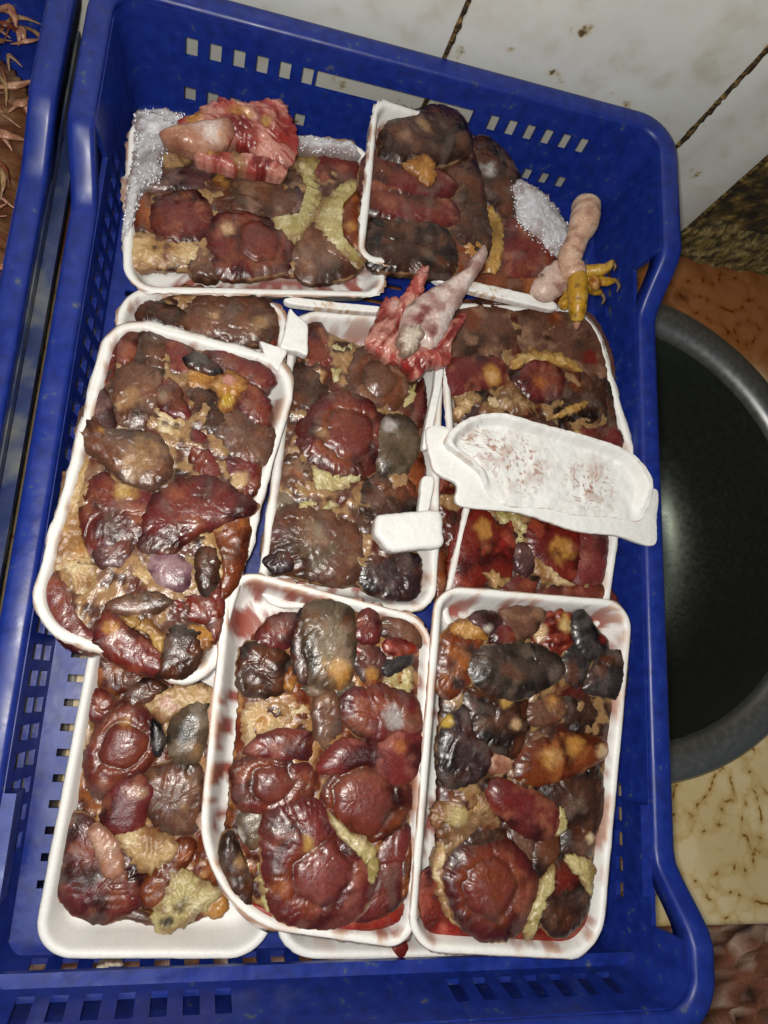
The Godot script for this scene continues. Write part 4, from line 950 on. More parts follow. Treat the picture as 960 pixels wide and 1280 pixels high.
	lump("fat_lump", "tan fat and tissue mass in the left of the front right tray", "fat", [41, 186, 55.2, 180.1, 75.7, 172.5, 81.6, 189.3, 73.6, 198.9, 57.2, 209.3, 46.9, 202.3], 0.0470, 3.00, "fat", "tan", [[56.0, 189.8, 4.9, "greenfat"], [65.6, 183.2, 4.0, "orange"]], [])
	lump("fat_lump", "ragged cream tissue strip along the left rim of the front right tray", "fat", [43.1, 213.9, 49, 204.7, 56.2, 227.7, 65.6, 246.7, 54.6, 244.7, 46.3, 229.8], 0.0470, 2.25, "fat", "cream", [[52.1, 217.3, 4.3, "maroon"]], [])
	lump("fat_lump", "orange fat lump in the top left corner of the right tray", "fat", [48.1, 84.3, 56.8, 75.7, 69.6, 81.7, 72.6, 87.8, 60.1, 90.8, 51, 87.7], 0.0482, 3.75, "fat", "orange", [], [])
	lump("gizzard", "egg shaped purple lobe at the top left of the right tray", "gizzard", [58.9, 77.6, 69.5, 70.6, 80.5, 73.2, 82.5, 79.8, 72.9, 85.5, 63.8, 82.8], 0.0489, 3.12, "smooth", "purple", [[71.0, 82.3, 2.6, "white"]], [])
	lump("gizzard", "folded brown liver at the top of the right tray", "gizzard", [78.6, 76.9, 84.6, 68.5, 100.1, 66.1, 113.3, 69.2, 107.7, 80.4, 98.4, 89.6, 89.9, 93.5, 84.9, 84.9], 0.0482, 3.12, "smooth", "brown", [], [])
	lump("heart", "small maroon heart below the folded brown liver", "heart", [72.7, 87.7, 79.7, 77.2, 89.5, 79.8, 90.9, 88.1, 83, 94.2], 0.0495, 2.60, "lobe", "maroon", [], [])
	lump("gizzard", "stringy red torn scrap at the top of the right tray", "gizzard", [99.1, 80.3, 109.1, 70.4, 125.6, 67.4, 132, 76.8, 128.6, 89.6, 115.4, 98.9, 105.4, 93.9], 0.0489, 3.12, "fibre", "crimson", [[123.8, 75.5, 4.5, "fat"], [107.3, 81.6, 3.8, "cream"]], [])
	lump("gizzard", "dark reddish glossy mass at the upper left of the right tray", "gizzard", [40.4, 116.2, 41.8, 91.9, 47.4, 84.4, 59.3, 86.8, 71.2, 87.1, 68.7, 103.8, 63.2, 121.4, 47.6, 125.3], 0.0476, 3.12, "lobe", "rust", [[53.3, 113.7, 7.1, "black"], [63.1, 96.7, 5.2, "black"]], [])
	lump("gizzard", "bluish black lobe under the upright black flap in the right tray", "gizzard", [119.7, 100.6, 124.2, 87.9, 133.8, 84.4, 141.5, 90.7, 143.3, 100.3, 133.5, 114.9, 124.7, 110.4], 0.0482, 3.12, "lobe", "black", [], [])
	lump("gizzard", "upright black flap at the top right of the right tray", "gizzard", [127.8, 74.2, 134.3, 65.1, 141.4, 69.7, 146.5, 77.5, 153.5, 82.7, 153.4, 89.6, 143.6, 96, 134, 94.3, 129, 85.6], 0.0507, 3.12, "smooth", "black", [[149.0, 83.8, 4.0, "crimson"]], [])
	lump("gizzard", "black purple flap overhanging the right rim of the right tray", "gizzard", [146.1, 93.3, 160.5, 88.4, 167.6, 94.3, 165.1, 117.1, 150.2, 119.6, 136.9, 116.3, 138.9, 105.1], 0.0501, 3.12, "lobe", "black", [], [])
	lump("gizzard", "dark red scrap right of centre in the right tray", "gizzard", [112.5, 130.5, 123, 118, 140.7, 119.3, 148.2, 129.5, 142.9, 142.3, 128.5, 137.9], 0.0476, 2.60, "lobe", "dark", [], [])
	lump("gizzard", "orange brown ringed scrap in the middle of the right tray", "gizzard", [93.2, 132.1, 104, 121.9, 116.3, 117.5, 127.4, 125.2, 120.6, 135.8, 102.3, 138.7], 0.0489, 2.60, "lobe", "brown", [[115.5, 122.8, 4.9, "orange"], [127.4, 123.1, 2.7, "cream"]], [])
	lump("gizzard", "broad charcoal grey gizzard across the top of the right tray", "gizzard", [59, 107.9, 68, 93.2, 93.3, 88.8, 115, 91.8, 124.3, 104.1, 113.1, 114.7, 90.7, 124.5, 69.8, 120.1], 0.0507, 3.64, "lobe", "charcoal", [], [])
	lump("gizzard", "brownish black gizzard in the left middle of the right tray", "gizzard", [56.8, 121.8, 66.5, 114.9, 83.2, 118.3, 100.2, 124, 98.5, 145.4, 91.5, 158.2, 76.2, 154.5, 64.5, 147.7], 0.0489, 3.64, "lobe", "dark", [[83.9, 125.2, 3.6, "fat"], [90.3, 137.4, 3.1, "tan"]], [])
	lump("gizzard", "inky purple black gizzard at the left rim of the right tray", "gizzard", [42, 150.9, 46, 136.9, 59.5, 127.4, 65.7, 142.8, 77, 152.3, 74.3, 165.2, 63.1, 173.1, 48.5, 174.4, 42.5, 163.5], 0.0495, 3.64, "lobe", "inky", [[47.0, 136.9, 3.5, "yellow"]], [])
	lump("skin_flap", "small pinkish tan tab in the centre of the right tray", "skin", [72.4, 157.1, 82.3, 153.5, 91, 158, 88.4, 165.1, 76.8, 166.3], 0.0476, 3.00, "smooth", "blush", [], [])
	lump("gizzard", "stringy brown tissue in the centre of the right tray", "gizzard", [85.9, 161.1, 97, 145, 106, 139.4, 118.2, 140.5, 107.3, 155.2, 100.2, 171, 89.1, 177.4], 0.0482, 2.60, "fibre", "brown", [[94.0, 167.0, 3.1, "fat"]], [])
	lump("gizzard", "deep maroon gizzard at the right of the right tray", "gizzard", [107.6, 173.6, 113.6, 167.2, 138.1, 156, 147.5, 160, 151, 174.3, 148.8, 191, 140.7, 201.4, 119.6, 198.4, 113, 186.3], 0.0482, 3.64, "lobe", "dark", [], [])
	lump("gizzard", "glossy red orange gizzard with a pale tip in the right tray", "gizzard", [89, 165.7, 97.7, 149.9, 120, 141.2, 141.7, 141.4, 151.7, 145.4, 150.3, 155.2, 133.4, 164.6, 113.9, 171.3, 97.3, 171.7], 0.0501, 4.16, "smooth", "rust", [[112.2, 154.9, 5.8, "orange"], [128.2, 149.8, 5.4, "orange"], [146.0, 151.6, 3.8, "cream"]], [])
	lump("gizzard", "brown scrap above the dark right coin in the right tray", "gizzard", [88, 195.5, 103.7, 190.8, 105.6, 206.9, 101.6, 217.7, 91.6, 207.9], 0.0482, 2.60, "lobe", "brown", [], [])
	lump("gizzard", "narrow blackish red scrap right of the ringed gizzard", "gizzard", [100.2, 215.8, 103.5, 200.9, 119.5, 197.3, 122.5, 205.8, 116.5, 218.8, 106, 224.6], 0.0482, 3.12, "lobe", "dark", [], [])
	lump("gizzard", "dark red scrap under the maroon gizzards at right of the right tray", "gizzard", [118.8, 203.1, 125.5, 190.9, 142.4, 193.2, 144.2, 202, 137.4, 213.1, 121.8, 210.6], 0.0482, 3.12, "lobe", "dark", [[139.4, 199.8, 3.7, "cream"]], [])
	lump("gizzard", "smooth maroon gizzard with a crimson side in the right tray", "gizzard", [72.6, 175.7, 79.3, 167.9, 94, 171.2, 113, 179, 120.7, 186.6, 118.9, 199.2, 103, 202.8, 88.5, 195.5, 76.8, 185.6], 0.0501, 4.16, "smooth", "maroon", [[83.2, 181.6, 6.5, "crimson"]], [])
	lump("fat_lump", "pale green fat wedge in the right middle of the right tray", "fat", [113.6, 198.9, 120.4, 182.4, 125, 190.6, 121.5, 197.9], 0.0495, 3.00, "fat", "greenfat", [], [])
	lump("gizzard", "dark purple cap behind the big ringed gizzard", "gizzard", [55.7, 207.6, 63.7, 196.9, 79, 194.2, 90, 200.6, 89.1, 214, 71, 218.8, 58.1, 216.3], 0.0476, 3.64, "lobe", "dark", [], [])
	lump("gizzard", "biggest round gizzard with concentric ridges in the right tray", "gizzard", [47.5, 220, 54.2, 207.1, 68, 202.2, 87.2, 200.7, 100.6, 210.5, 107.7, 224.3, 104.8, 239.7, 93.6, 252.3, 75.9, 255.5, 59.3, 247.3, 50.8, 233.7], 0.0495, 5.72, "coin", "maroon", [[73.4, 221.0, 6.8, "rust"], [76.6, 230.6, 4.9, "rust"]], [75.5, 226.4, 14.6])
	lump("gizzard", "blackish red rough gizzard in the bottom right of the right tray", "gizzard", [104.8, 228.1, 113.5, 214.9, 123.6, 208.9, 136.7, 216.5, 141.3, 227.5, 136.4, 244.6, 121.6, 254.8, 110.1, 249.8, 104.3, 240.2], 0.0489, 4.68, "lobe", "dark", [[120.6, 221.5, 7.2, "crimson"]], [])
	lump("fat_lump", "pale green fat band left of the rough gizzard", "fat", [97.2, 249.3, 103.1, 232.1, 113, 215, 116.9, 218.3, 115.2, 227.6, 108.1, 240.4, 102.7, 253], 0.0507, 3.00, "fat", "greenfat", [], [])
	lump("fat_lump", "pale green fat cap over the rough gizzard", "fat", [122.2, 210, 137.6, 212, 141.4, 223.4, 138.4, 231.4, 131.7, 223.3, 124.4, 216.2], 0.0520, 3.00, "fat", "greenfat", [], [])
	lump("gizzard", "rusty smear of meat along the right rim of the centre tray", "gizzard", [7.6, -14.6, 27.9, -31, 34.3, -11.9, 31, 11.2, 19.1, 7.1], 0.0340, 2.60, "lobe", "rust", [], [])
	lump("gizzard", "maroon scrap right of the upper ringed gizzard in the centre tray", "gizzard", [15.7, -51, 28.3, -81.6, 32.7, -53.6, 23.8, -40.8], 0.0340, 2.60, "lobe", "maroon", [], [])
	lump("fat_lump", "pale green fat lumps at the top of the centre tray", "fat", [-41.3, -95.3, -28.8, -98.8, -18.4, -94.4, -23, -73.8, -24.9, -58.8, -32.1, -63.7, -38.3, -77.3], 0.0340, 3.00, "fat", "greenfat", [], [])
	lump("gizzard", "small reddish gizzard at the top left of the centre tray", "gizzard", [-54.3, -74.8, -52.9, -102, -43.1, -108.3, -32.5, -95.9, -25.7, -86.1, -34.6, -74.9, -44.7, -72.6], 0.0346, 3.12, "lobe", "maroon", [[-49.3, -86.4, 5.2, "rust"]], [])
	lump("gizzard", "maroon black gizzard at the left of the centre tray", "gizzard", [-67.5, -60.9, -57.2, -77.6, -39.3, -76.9, -28.1, -62.2, -36, -47.2, -51.2, -38.8, -64, -40.5], 0.0352, 3.12, "lobe", "dark", [], [])
	lump("fat_lump", "thin pale fat rim beside the upper ringed gizzard", "fat", [13, -69.6, 21, -78.4, 25.3, -65.3, 17.9, -54.9, 9.5, -55.5], 0.0340, 3.00, "fat", "greenfat", [], [])
	lump("gizzard", "upper ringed brown gizzard in the centre tray", "gizzard", [-27.2, -78.8, -18.5, -94.6, -1.9, -98.9, 14.3, -91.8, 22.7, -75.5, 17.3, -57.8, 4, -48.8, -12.9, -55.1, -26.7, -63], 0.0352, 4.16, "coin", "brown", [[-4.8, -68.5, 2.2, "white"]], [-2.5, -74.5, 13.1])
	lump("fat_lump", "sliver of pale fat at the left rim of the centre tray", "fat", [-50.8, -24.5, -44.2, -24.3, -39.3, -12.2, -43.3, -6, -47.8, -14], 0.0340, 2.25, "fat", "greenfat", [], [])
	lump("gizzard", "brown gizzard half under the left tray's rim in the centre tray", "gizzard", [-61.5, -9.4, -50.8, -25.8, -40.4, -19.4, -33.4, -2.3, -38.3, 8.3, -56.1, 13.3], 0.0340, 3.12, "lobe", "brown", [[-49.2, -3.6, 5.0, "rust"]], [])
	lump("membrane", "grey membrane left of the pale fat fold in the centre tray", "membrane", [-66.2, 12.1, -57.2, 4.3, -39.5, 7.8, -44.4, 15.1, -58.4, 22.2], 0.0340, 2.25, "lobe", "grey", [], [])
	lump("fat_lump", "pale yellow fat fold below the big ringed gizzard", "fat", [-40.8, -11.4, -22.7, -8.6, -2, -14.7, -18, 2.8, -34.2, 9.8, -39.3, 0.9], 0.0352, 3.00, "fat", "greenfat", [], [])
	lump("gizzard", "big ringed gizzard in the middle of the centre tray", "gizzard", [-53.5, -30.1, -47.5, -49.3, -30.1, -62.6, -12.1, -63.7, 4.6, -52.3, 9.5, -28, -2.2, -9.8, -20.1, -2.8, -38, -8.3, -48.4, -15.8], 0.0365, 5.20, "coin", "maroon", [[-35.8, -33.4, 4.1, "tan"]], [-19.3, -33.1, 15.6])
	lump("membrane", "frosted grey jelly beside the big ringed gizzard", "membrane", [-6.5, -35.3, 2, -49.7, 17.8, -52.1, 27.3, -40.1, 24.6, -20.6, 12.8, -10.3, 0, -11.6], 0.0371, 4.50, "smooth", "grey", [[5.8, -41.9, 4.8, "frosty"]], [])
	lump("gizzard", "dark brown gizzard in the right middle of the centre tray", "gizzard", [-16.6, 16.9, -7.5, -8, 17.5, -16.7, 31.8, -1.9, 29.6, 17.8, 13.5, 25.4, -3.5, 38.9, -12.9, 28.2], 0.0346, 3.64, "lobe", "dark", [[22.9, -3.5, 4.8, "rust"]], [])
	lump("fat_lump", "small yellow fat scrap above the broad grey brown gizzard", "fat", [-50.1, 15.5, -34.3, 8.1, -21.8, 12.2, -35.5, 20.4], 0.0346, 3.00, "fat", "greenfat", [], [])
	lump("gizzard", "broad grey brown gizzard at the bottom left of the centre tray", "gizzard", [-67.1, 47.7, -64.7, 25, -50.6, 13.7, -27.8, 13.9, -9.3, 20.6, -1.7, 40.1, -6.9, 58.9, -24.3, 63.2, -46.9, 59.7, -62, 55.5], 0.0359, 4.16, "lobe", "brown", [[-34.7, 40.5, 12.8, "grey"], [-57.2, 33.0, 5.8, "purple"]], [])
	lump("gizzard", "blackish rough gizzard at the bottom right of the centre tray", "gizzard", [-10.4, 51, -2.5, 37.7, 19.3, 35.5, 32.1, 40.1, 31.9, 63.3, 19.1, 68.3, -2.6, 64.5], 0.0352, 3.12, "lobe", "inky", [], [])
	lump("gizzard", "blue black scrap at the bottom left corner of the centre tray", "gizzard", [-66.1, 52.3, -59.2, 45, -47.8, 43.8, -46.9, 54.9, -58, 59.2], 0.0383, 2.08, "lobe", "inky", [[-56.1, 48.9, 2.4, "grey"]], [])
	lump("gizzard", "dark strip of meat beside the broken foam in the upper right tray", "gizzard", [87, -58.8, 110.7, -71, 135.3, -74.8, 128.2, -53.4, 104, -53.3], 0.0340, 2.60, "lobe", "dark", [], [])
	lump("gizzard", "purple knob beside a pale fat scrap at left of the upper right tray", "gizzard", [54.9, -60.9, 63.8, -70.9, 74.5, -66.6, 71.4, -56.9, 60.3, -53.2], 0.0340, 2.08, "lobe", "purple", [], [])
	lump("gizzard", "purple knob next to the tan fat in the upper right tray", "gizzard", [72, -63.5, 81.2, -72.2, 92.8, -65.3, 82.8, -57.2], 0.0340, 2.08, "lobe", "purple", [], [])
	lump("fat_lump", "pale fat scrap at the lower left of the upper right tray", "fat", [51.9, -62.3, 57.9, -72.6, 66.8, -69, 56.5, -56.7], 0.0346, 2.25, "fat", "cream", [], [])
	lump("fat_lump", "pale fat scrap touching the tan fat in the upper right tray", "fat", [67.3, -68.7, 76, -77.1, 89, -75.3, 85.9, -66.5, 76.2, -67], 0.0346, 2.25, "fat", "cream", [], [])
	lump("gizzard", "flat chocolate brown gizzard at the top left of the upper right tray", "gizzard", [42.7, -105.8, 49, -137.2, 67.1, -147.8, 91.3, -149.8, 100, -127.9, 92.7, -104.2, 68.3, -96.7, 47.7, -95.1], 0.0352, 3.64, "smooth", "brown", [[61.8, -129.7, 7.2, "rust"]], [])
	lump("gizzard", "flat chocolate gizzard with red patches at the top right of the upper right tray", "gizzard", [89, -123.4, 90.7, -150, 128.7, -156.7, 154.5, -151.4, 170.4, -123.7, 169.9, -100.7, 146.5, -100.4, 121.4, -106.7, 100.4, -106.6], 0.0352, 3.64, "smooth", "brown", [[150.8, -115.1, 6.5, "crimson"], [123.8, -141.4, 5.8, "rust"]], [])
	lump("gizzard", "oval maroon gizzard with an orange patch in the upper right tray", "gizzard", [40.6, -89.4, 50.7, -100.5, 78.8, -106.8, 90.6, -95.8, 85.3, -84, 64, -75.3, 45.1, -72.9], 0.0359, 3.64, "smooth", "maroon", [[76.1, -90.1, 5.9, "orange"]], [])
	lump("gizzard", "dark brown gizzard in the lower right of the upper right tray", "gizzard", [124.8, -102.8, 151.6, -112.3, 167.6, -104.3, 170.7, -80.2, 155.9, -62.8, 127.6, -65.5, 119.2, -77.8], 0.0352, 3.12, "lobe", "dark", [[141.1, -95.0, 5.1, "rust"]], [])
	lump("gizzard", "purplish gizzard with a rust streak in the centre of the upper right tray", "gizzard", [90.3, -91.3, 99.1, -107.9, 116.6, -113, 132.2, -99.6, 128.5, -81.1, 109.7, -74.1, 95.2, -80.6], 0.0365, 4.16, "lobe", "maroon", [[110.3, -90.7, 5.5, "rust"]], [])
	lump("fat_lump", "long yellow fat cord across the upper right tray", "fat", [88.8, -98.3, 94.6, -107.8, 114.5, -115.3, 134.9, -112.1, 144.4, -103.7, 129.4, -103.9, 109.2, -106.4, 94.7, -97.3], 0.0390, 2.25, "fat", "fat", [], [])
	lump("fat_lump", "crumpled tan fat flap in the upper right tray", "fat", [81.7, -79.9, 91.9, -90, 105.9, -77.3, 107.3, -67.2, 90.4, -64, 80, -70.1], 0.0359, 3.75, "fat", "tan", [], [])
	lump("fat_lump", "orange fat strip at the lower right of the upper right tray", "fat", [120.9, -65.9, 132.9, -76.1, 149.3, -82.5, 143.7, -74.5, 127.5, -66.9], 0.0383, 2.25, "fat", "fat", [], [])
	lump("gizzard", "dark sliver along the right rim of the upper right tray", "gizzard", [161.6, -93.1, 167.7, -103.3, 172.2, -75.2, 174.1, -59.6, 165.4, -62.5], 0.0352, 2.60, "lobe", "dark", [], [])
	lump("gizzard", "maroon knob at the bottom right corner of the upper right tray", "gizzard", [130, -50.3, 145.6, -64.6, 171.6, -68.4, 177.9, -54.2, 157.5, -47.4], 0.0352, 3.12, "lobe", "maroon", [[139.6, -56.1, 3.7, "fat"]], [])
	lump("fat_lump", "pale green fat lumps between the two gizzards under the broken foam", "fat", [75, 1.9, 89.9, -2.2, 109.1, 2.8, 110.5, 23.7, 104.8, 31.3, 96, 26.3, 93.9, 11.7, 83.9, 12.2], 0.0320, 3.00, "fat", "greenfat", [[95.2, 16.1, 4.6, "tan"]], [])
	lump("gizzard", "glossy red gizzard with an orange glow at the left of the half covered tray", "gizzard", [51.1, 41.5, 55, 9.7, 65, 1.2, 78.6, 4, 85.9, 12.5, 95.7, 8.3, 99.9, 29.5, 93.6, 46.5, 79, 50.8, 65.4, 60.8, 52.4, 59], 0.0332, 4.16, "smooth", "crimson", [[73.3, 20.2, 7.3, "orange"], [87.5, 26.2, 6.2, "red"]], [])
	lump("gizzard", "beaded dark red gizzard at the right of the half covered tray", "gizzard", [137.6, 10.3, 152.2, 6.2, 166.1, 10.6, 164.1, 39.3, 147.5, 53.1, 135.4, 45], 0.0326, 3.64, "lobe", "wine", [], [])
	lump("gizzard", "smooth dark red gizzard with a rust glow under the broken foam", "gizzard", [103.3, 24.5, 105.8, 7.4, 123.2, 2.3, 145, 9.5, 144.7, 39, 129.8, 46.5, 113.3, 38.8], 0.0339, 4.16, "smooth", "crimson", [[129.1, 24.8, 8.3, "orange"]], [])
	lump("gizzard", "small beaded purple knob between the two gizzards", "gizzard", [94.2, 36.3, 96.6, 22.7, 106.5, 24.1, 113.1, 36.3, 106, 46.1, 96.9, 43.4], 0.0339, 3.12, "bead", "purple", [], [])
	lump("fat_lump", "cream fat strip under the smooth dark red gizzard", "fat", [106.6, 32, 116.7, 34, 130.7, 43.8, 141, 48.2, 123.1, 48.6, 109.2, 42.3], 0.0345, 2.25, "fat", "cream", [], [])
	lump("gizzard", "maroon scrap at the bottom centre of the half covered tray", "gizzard", [86.3, 54.1, 101, 42, 115.4, 45.5, 108.9, 58.2, 94.7, 61.1], 0.0326, 2.60, "lobe", "maroon", [], [])
	lump("gizzard", "brownish red scraps at the bottom right of the half covered tray", "gizzard", [112.8, 55.3, 137.5, 44, 166.2, 46.5, 170.1, 58.5, 140.7, 62.7], 0.0326, 2.60, "lobe", "maroon", [], [])
	lump("fat_lump", "tiny forked cream scrap on the half covered tray's left gizzard", "fat", [73.7, 46.2, 82.1, 43.7, 88.3, 51.1, 82.3, 54.5, 78, 49.8], 0.0376, 1.50, "fat", "cream", [], [])
	lump("gizzard", "wine red lobe in the gap left of the half covered tray", "gizzard", [36.5, -0.8, 41.5, -17.6, 52.4, -16.5, 47.5, 7.2, 39.6, 14.2], 0.0301, 3.12, "lobe", "wine", [], [])
	lump("gizzard", "rusty wet scrap in the gap below the small foam block", "gizzard", [40.7, 35.3, 50.5, 31.3, 51.5, 58, 44.9, 64.4], 0.0289, 2.08, "lobe", "rust", [], [])
	lump("gizzard", "rust brown blurred gizzard at the left rim of the back left tray", "gizzard", [-167.7, -153.3, -162.6, -178.7, -153.3, -165.8, -148.1, -146.1, -162.7, -144.1], 0.0400, 3.12, "lobe", "rust", [], [])
	lump("membrane", "purplish grey sheet under the bony meat scrap", "membrane", [-161.9, -173.6, -146.9, -191.5, -126.4, -204.6, -116.9, -205.1, -123.1, -183.8, -139.7, -175.9], 0.0406, 4.50, "smooth", "purple", [], [])
	lump("gizzard", "red orange scrap at the right of the back left tray", "gizzard", [-56.3, -197.1, -43.6, -212.3, -32.5, -207.9, -39.1, -192.8], 0.0406, 2.08, "smooth", "red", [], [])
	lump("gizzard", "maroon gizzard by the frosted back rim of the back left tray", "gizzard", [-62, -211.1, -55.9, -228.5, -35.9, -235.2, -24.3, -225.7, -26.5, -209.2, -46.2, -200], 0.0406, 3.12, "lobe", "maroon", [], [])
	lump("gizzard", "small purple knob right of the large back gizzard", "gizzard", [-76.3, -194.4, -65.9, -201.9, -57.5, -188.5, -64.3, -173.8, -73.2, -178.6], 0.0412, 2.60, "lobe", "purple", [], [])
	lump("gizzard", "large brown gizzard with an orange stripe in the back left tray", "gizzard", [-125.9, -177, -121, -202.1, -106.7, -212.1, -82.8, -214.7, -62.8, -211.3, -55, -192, -57.2, -179.7, -78.7, -167.8, -107.7, -163.1, -122.5, -167.1], 0.0406, 4.16, "lobe", "brown", [[-115.0, -193.1, 5.1, "orange"]], [])
	lump("gizzard", "dark veined gizzard at the left of the back left tray", "gizzard", [-157.3, -154.8, -151, -170.7, -134.2, -181.5, -121.2, -177.9, -115.8, -159.1, -121.1, -144.2, -140.6, -138.6, -153.5, -146], 0.0419, 4.16, "lobe", "maroon", [], [])
	lump("fat_lump", "cream fat sheet in the front left corner of the back left tray", "fat", [-167.5, -134, -156.1, -146.3, -140.1, -144.4, -117.7, -146.2, -121.7, -132.9, -137.9, -125.2, -161.7, -120.2], 0.0406, 3.00, "fat", "cream", [[-141.3, -131.1, 4.3, "maroon"]], [])
	lump("gizzard", "brown scrap by the front rim of the back left tray", "gizzard", [-129, -128.3, -117.1, -143.1, -107.2, -131, -112, -122.3, -124.4, -122.2], 0.0406, 2.60, "lobe", "brown", [], [])
	lump("gizzard", "rust red gizzard touching the dark tray's white rim", "gizzard", [-38.8, -179.7, -33.8, -200, -18.8, -205, -14, -167.9, -23.8, -161.6], 0.0412, 3.12, "smooth", "rust", [[-27.6, -177.4, 4.5, "orange"]], [])
	lump("gizzard", "brown gizzard at the front right of the back left tray", "gizzard", [-67.9, -146, -62.8, -172.1, -49.9, -180, -29.2, -169.5, -18.5, -149.8, -34.4, -136.3, -56.5, -131.7], 0.0412, 3.64, "lobe", "brown", [], [])
	lump("gizzard", "round gizzard with ridged centre at the front of the back left tray", "gizzard", [-122.8, -149.3, -116.7, -167.3, -99.4, -174.7, -77.1, -171.2, -63.9, -157.2, -65.4, -138.8, -80.5, -129.1, -103, -123.1, -116, -128.1], 0.0419, 4.68, "coin", "maroon", [[-107.8, -155.8, 4.0, "tan"]], [-88.2, -151.6, 13.4])
	lump("fat_lump", "pale green fat ribbon running down the back left tray", "fat", [-68.7, -217, -61, -225.1, -53, -222.4, -55.7, -210.1, -50, -197.9, -50.8, -184.3, -55.5, -170, -67, -154.4, -82.5, -168.4, -74.4, -173.5, -63.3, -172.2, -57.4, -186.7, -62.1, -201.7], 0.0425, 3.00, "fat", "greenfat", [], [])
	lump("fat_lump", "pale green fat ribbon at the right of the back left tray", "fat", [-54.4, -175, -47.6, -194.6, -30.8, -213.7, -23.3, -210.7, -33.2, -194.7, -35.4, -182.7, -31.3, -165.1, -18.6, -153.5, -25.4, -148.7, -41.5, -158.3, -48.5, -166.5], 0.0431, 3.00, "fat", "greenfat", [], [])
	lump("gizzard", "frosted black meat scrap leaning on the crate's back wall", "gizzard", [48.4, -256.8, 64.5, -270.9, 85.4, -255.8, 97.2, -226.3, 89.8, -207, 73.3, -207.1, 58.2, -223.2], 0.0461, 3.12, "lobe", "dark", [[67.9, -241.5, 6.3, "frosty"]], [])
	lump("gizzard", "maroon gizzard next to the chicken foot", "gizzard", [73.9, -162.3, 78.3, -203.2, 94.7, -210.9, 115.3, -199.8, 122.2, -177.8, 107.8, -161, 84.2, -153.2], 0.0461, 3.64, "lobe", "maroon", [[95.2, -186.3, 8.8, "crimson"]], [])
	lump("fat_lump", "tan fat cord along the right of the dark mound", "fat", [64.3, -212.5, 77.1, -206.3, 80.8, -182.7, 72.7, -157, 63.9, -173.5], 0.0461, 3.75, "fat", "fat", [], [])
	lump("gizzard", "rust brown meat strip in front of the maroon gizzard by the foot", "gizzard", [50.1, -151.5, 85.8, -167.9, 117.2, -166.8, 124.7, -150.1, 93.5, -145.4, 60.9, -146.3], 0.0461, 2.60, "lobe", "rust", [], [])
	lump("gizzard", "steep blackish right flank of the dark mound", "gizzard", [29.7, -243.6, 46.4, -265.9, 60.5, -239.6, 66.3, -209.4, 72, -183.6, 63.7, -166.7, 40.6, -176.7, 31, -208.7], 0.0480, 4.68, "lobe", "dark", [], [])
	lump("gizzard", "rust brown lobe at the lower right of the dark mound", "gizzard", [33.3, -187.5, 57.7, -187, 66.8, -166.2, 49.4, -149.9, 30.6, -149.7], 0.0468, 3.64, "lobe", "rust", [], [])
	lump("gizzard", "dark red black gizzard at the foot of the dark mound", "gizzard", [-22.2, -156.8, -19.6, -180.6, 8.1, -192.4, 34, -189.3, 46.1, -165.8, 39, -148.1, 10.3, -145.8, -13.5, -144.4], 0.0499, 4.68, "lobe", "dark", [], [])
	lump("gizzard", "chestnut gizzard in the lower middle of the dark mound", "gizzard", [-26.3, -189.7, -16.6, -207, 14, -212.3, 39.5, -209.3, 45.1, -189.9, 15.4, -180.9, -19.1, -181.8], 0.0511, 4.16, "lobe", "maroon", [], [])
	lump("gizzard", "glossy dark red gizzard in the upper middle of the dark mound", "gizzard", [-28.7, -209.3, -21.3, -230.2, -0.7, -229.4, 27.3, -229.7, 43.4, -218.2, 29.8, -201, 0.8, -200.1, -23.2, -195.7], 0.0530, 4.16, "lobe", "maroon", [], [])
	lump("gizzard", "blackish brown cap of the dark mound", "gizzard", [-17.3, -224.7, -13.3, -250.5, 4, -267.2, 24.9, -278.7, 43.2, -274.2, 51.2, -250.6, 38.6, -234.6, 16.5, -223.5, -4.2, -222.1], 0.0554, 5.20, "lobe", "dark", [[1.2, -246.0, 7.0, "brown"], [12.2, -255.5, 4.8, "tan"]], [])
	lump("fat_lump", "orange fat scrap on the dark mound's cap", "fat", [1.9, -222.1, 15.1, -233.8, 24.9, -223.2, 21.1, -209.8, 12.8, -213.2], 0.0585, 3.00, "fat", "orange", [], [])
	lump("fat_lump", "orange fat scrap low on the dark mound", "fat", [46.7, -176.9, 61.3, -184.9, 66.2, -175, 55.3, -166.6], 0.0486, 3.00, "fat", "orange", [], [])
	lump("fat_lump", "tan fat lump against the back rim of the half hidden tray", "fat", [-136.9, -108.8, -128, -119.8, -115.8, -117.3, -122.3, -102.5, -130.8, -97.9], 0.0330, 3.75, "fat", "tan", [], [])
	lump("gizzard", "dark brown oval gizzard at the left of the half hidden tray", "gizzard", [-157, -93.6, -149.2, -103.6, -132, -103.7, -121.5, -98.5, -123, -85.8, -141.3, -85, -152.3, -87.4], 0.0342, 3.12, "lobe", "dark", [], [])
	lump("gizzard", "blood red meat edge at the right rim of the half hidden tray", "gizzard", [-82.1, -116.4, -71.7, -116.3, -67.2, -93.4, -75, -84.1], 0.0330, 2.08, "lobe", "crimson", [], [])
	lump("gizzard", "large brown gizzard with two tan patches in the half hidden tray", "gizzard", [-131.4, -95.6, -123.1, -115.1, -105.9, -120.6, -78.4, -118.6, -69.8, -105.3, -71.5, -90.2, -90.2, -82.9, -107.9, -83, -121.9, -77.9, -129.2, -86.3], 0.0349, 4.16, "lobe", "brown", [[-110.0, -98.5, 3.9, "tan"], [-82.6, -98.1, 4.6, "tan"]], [])

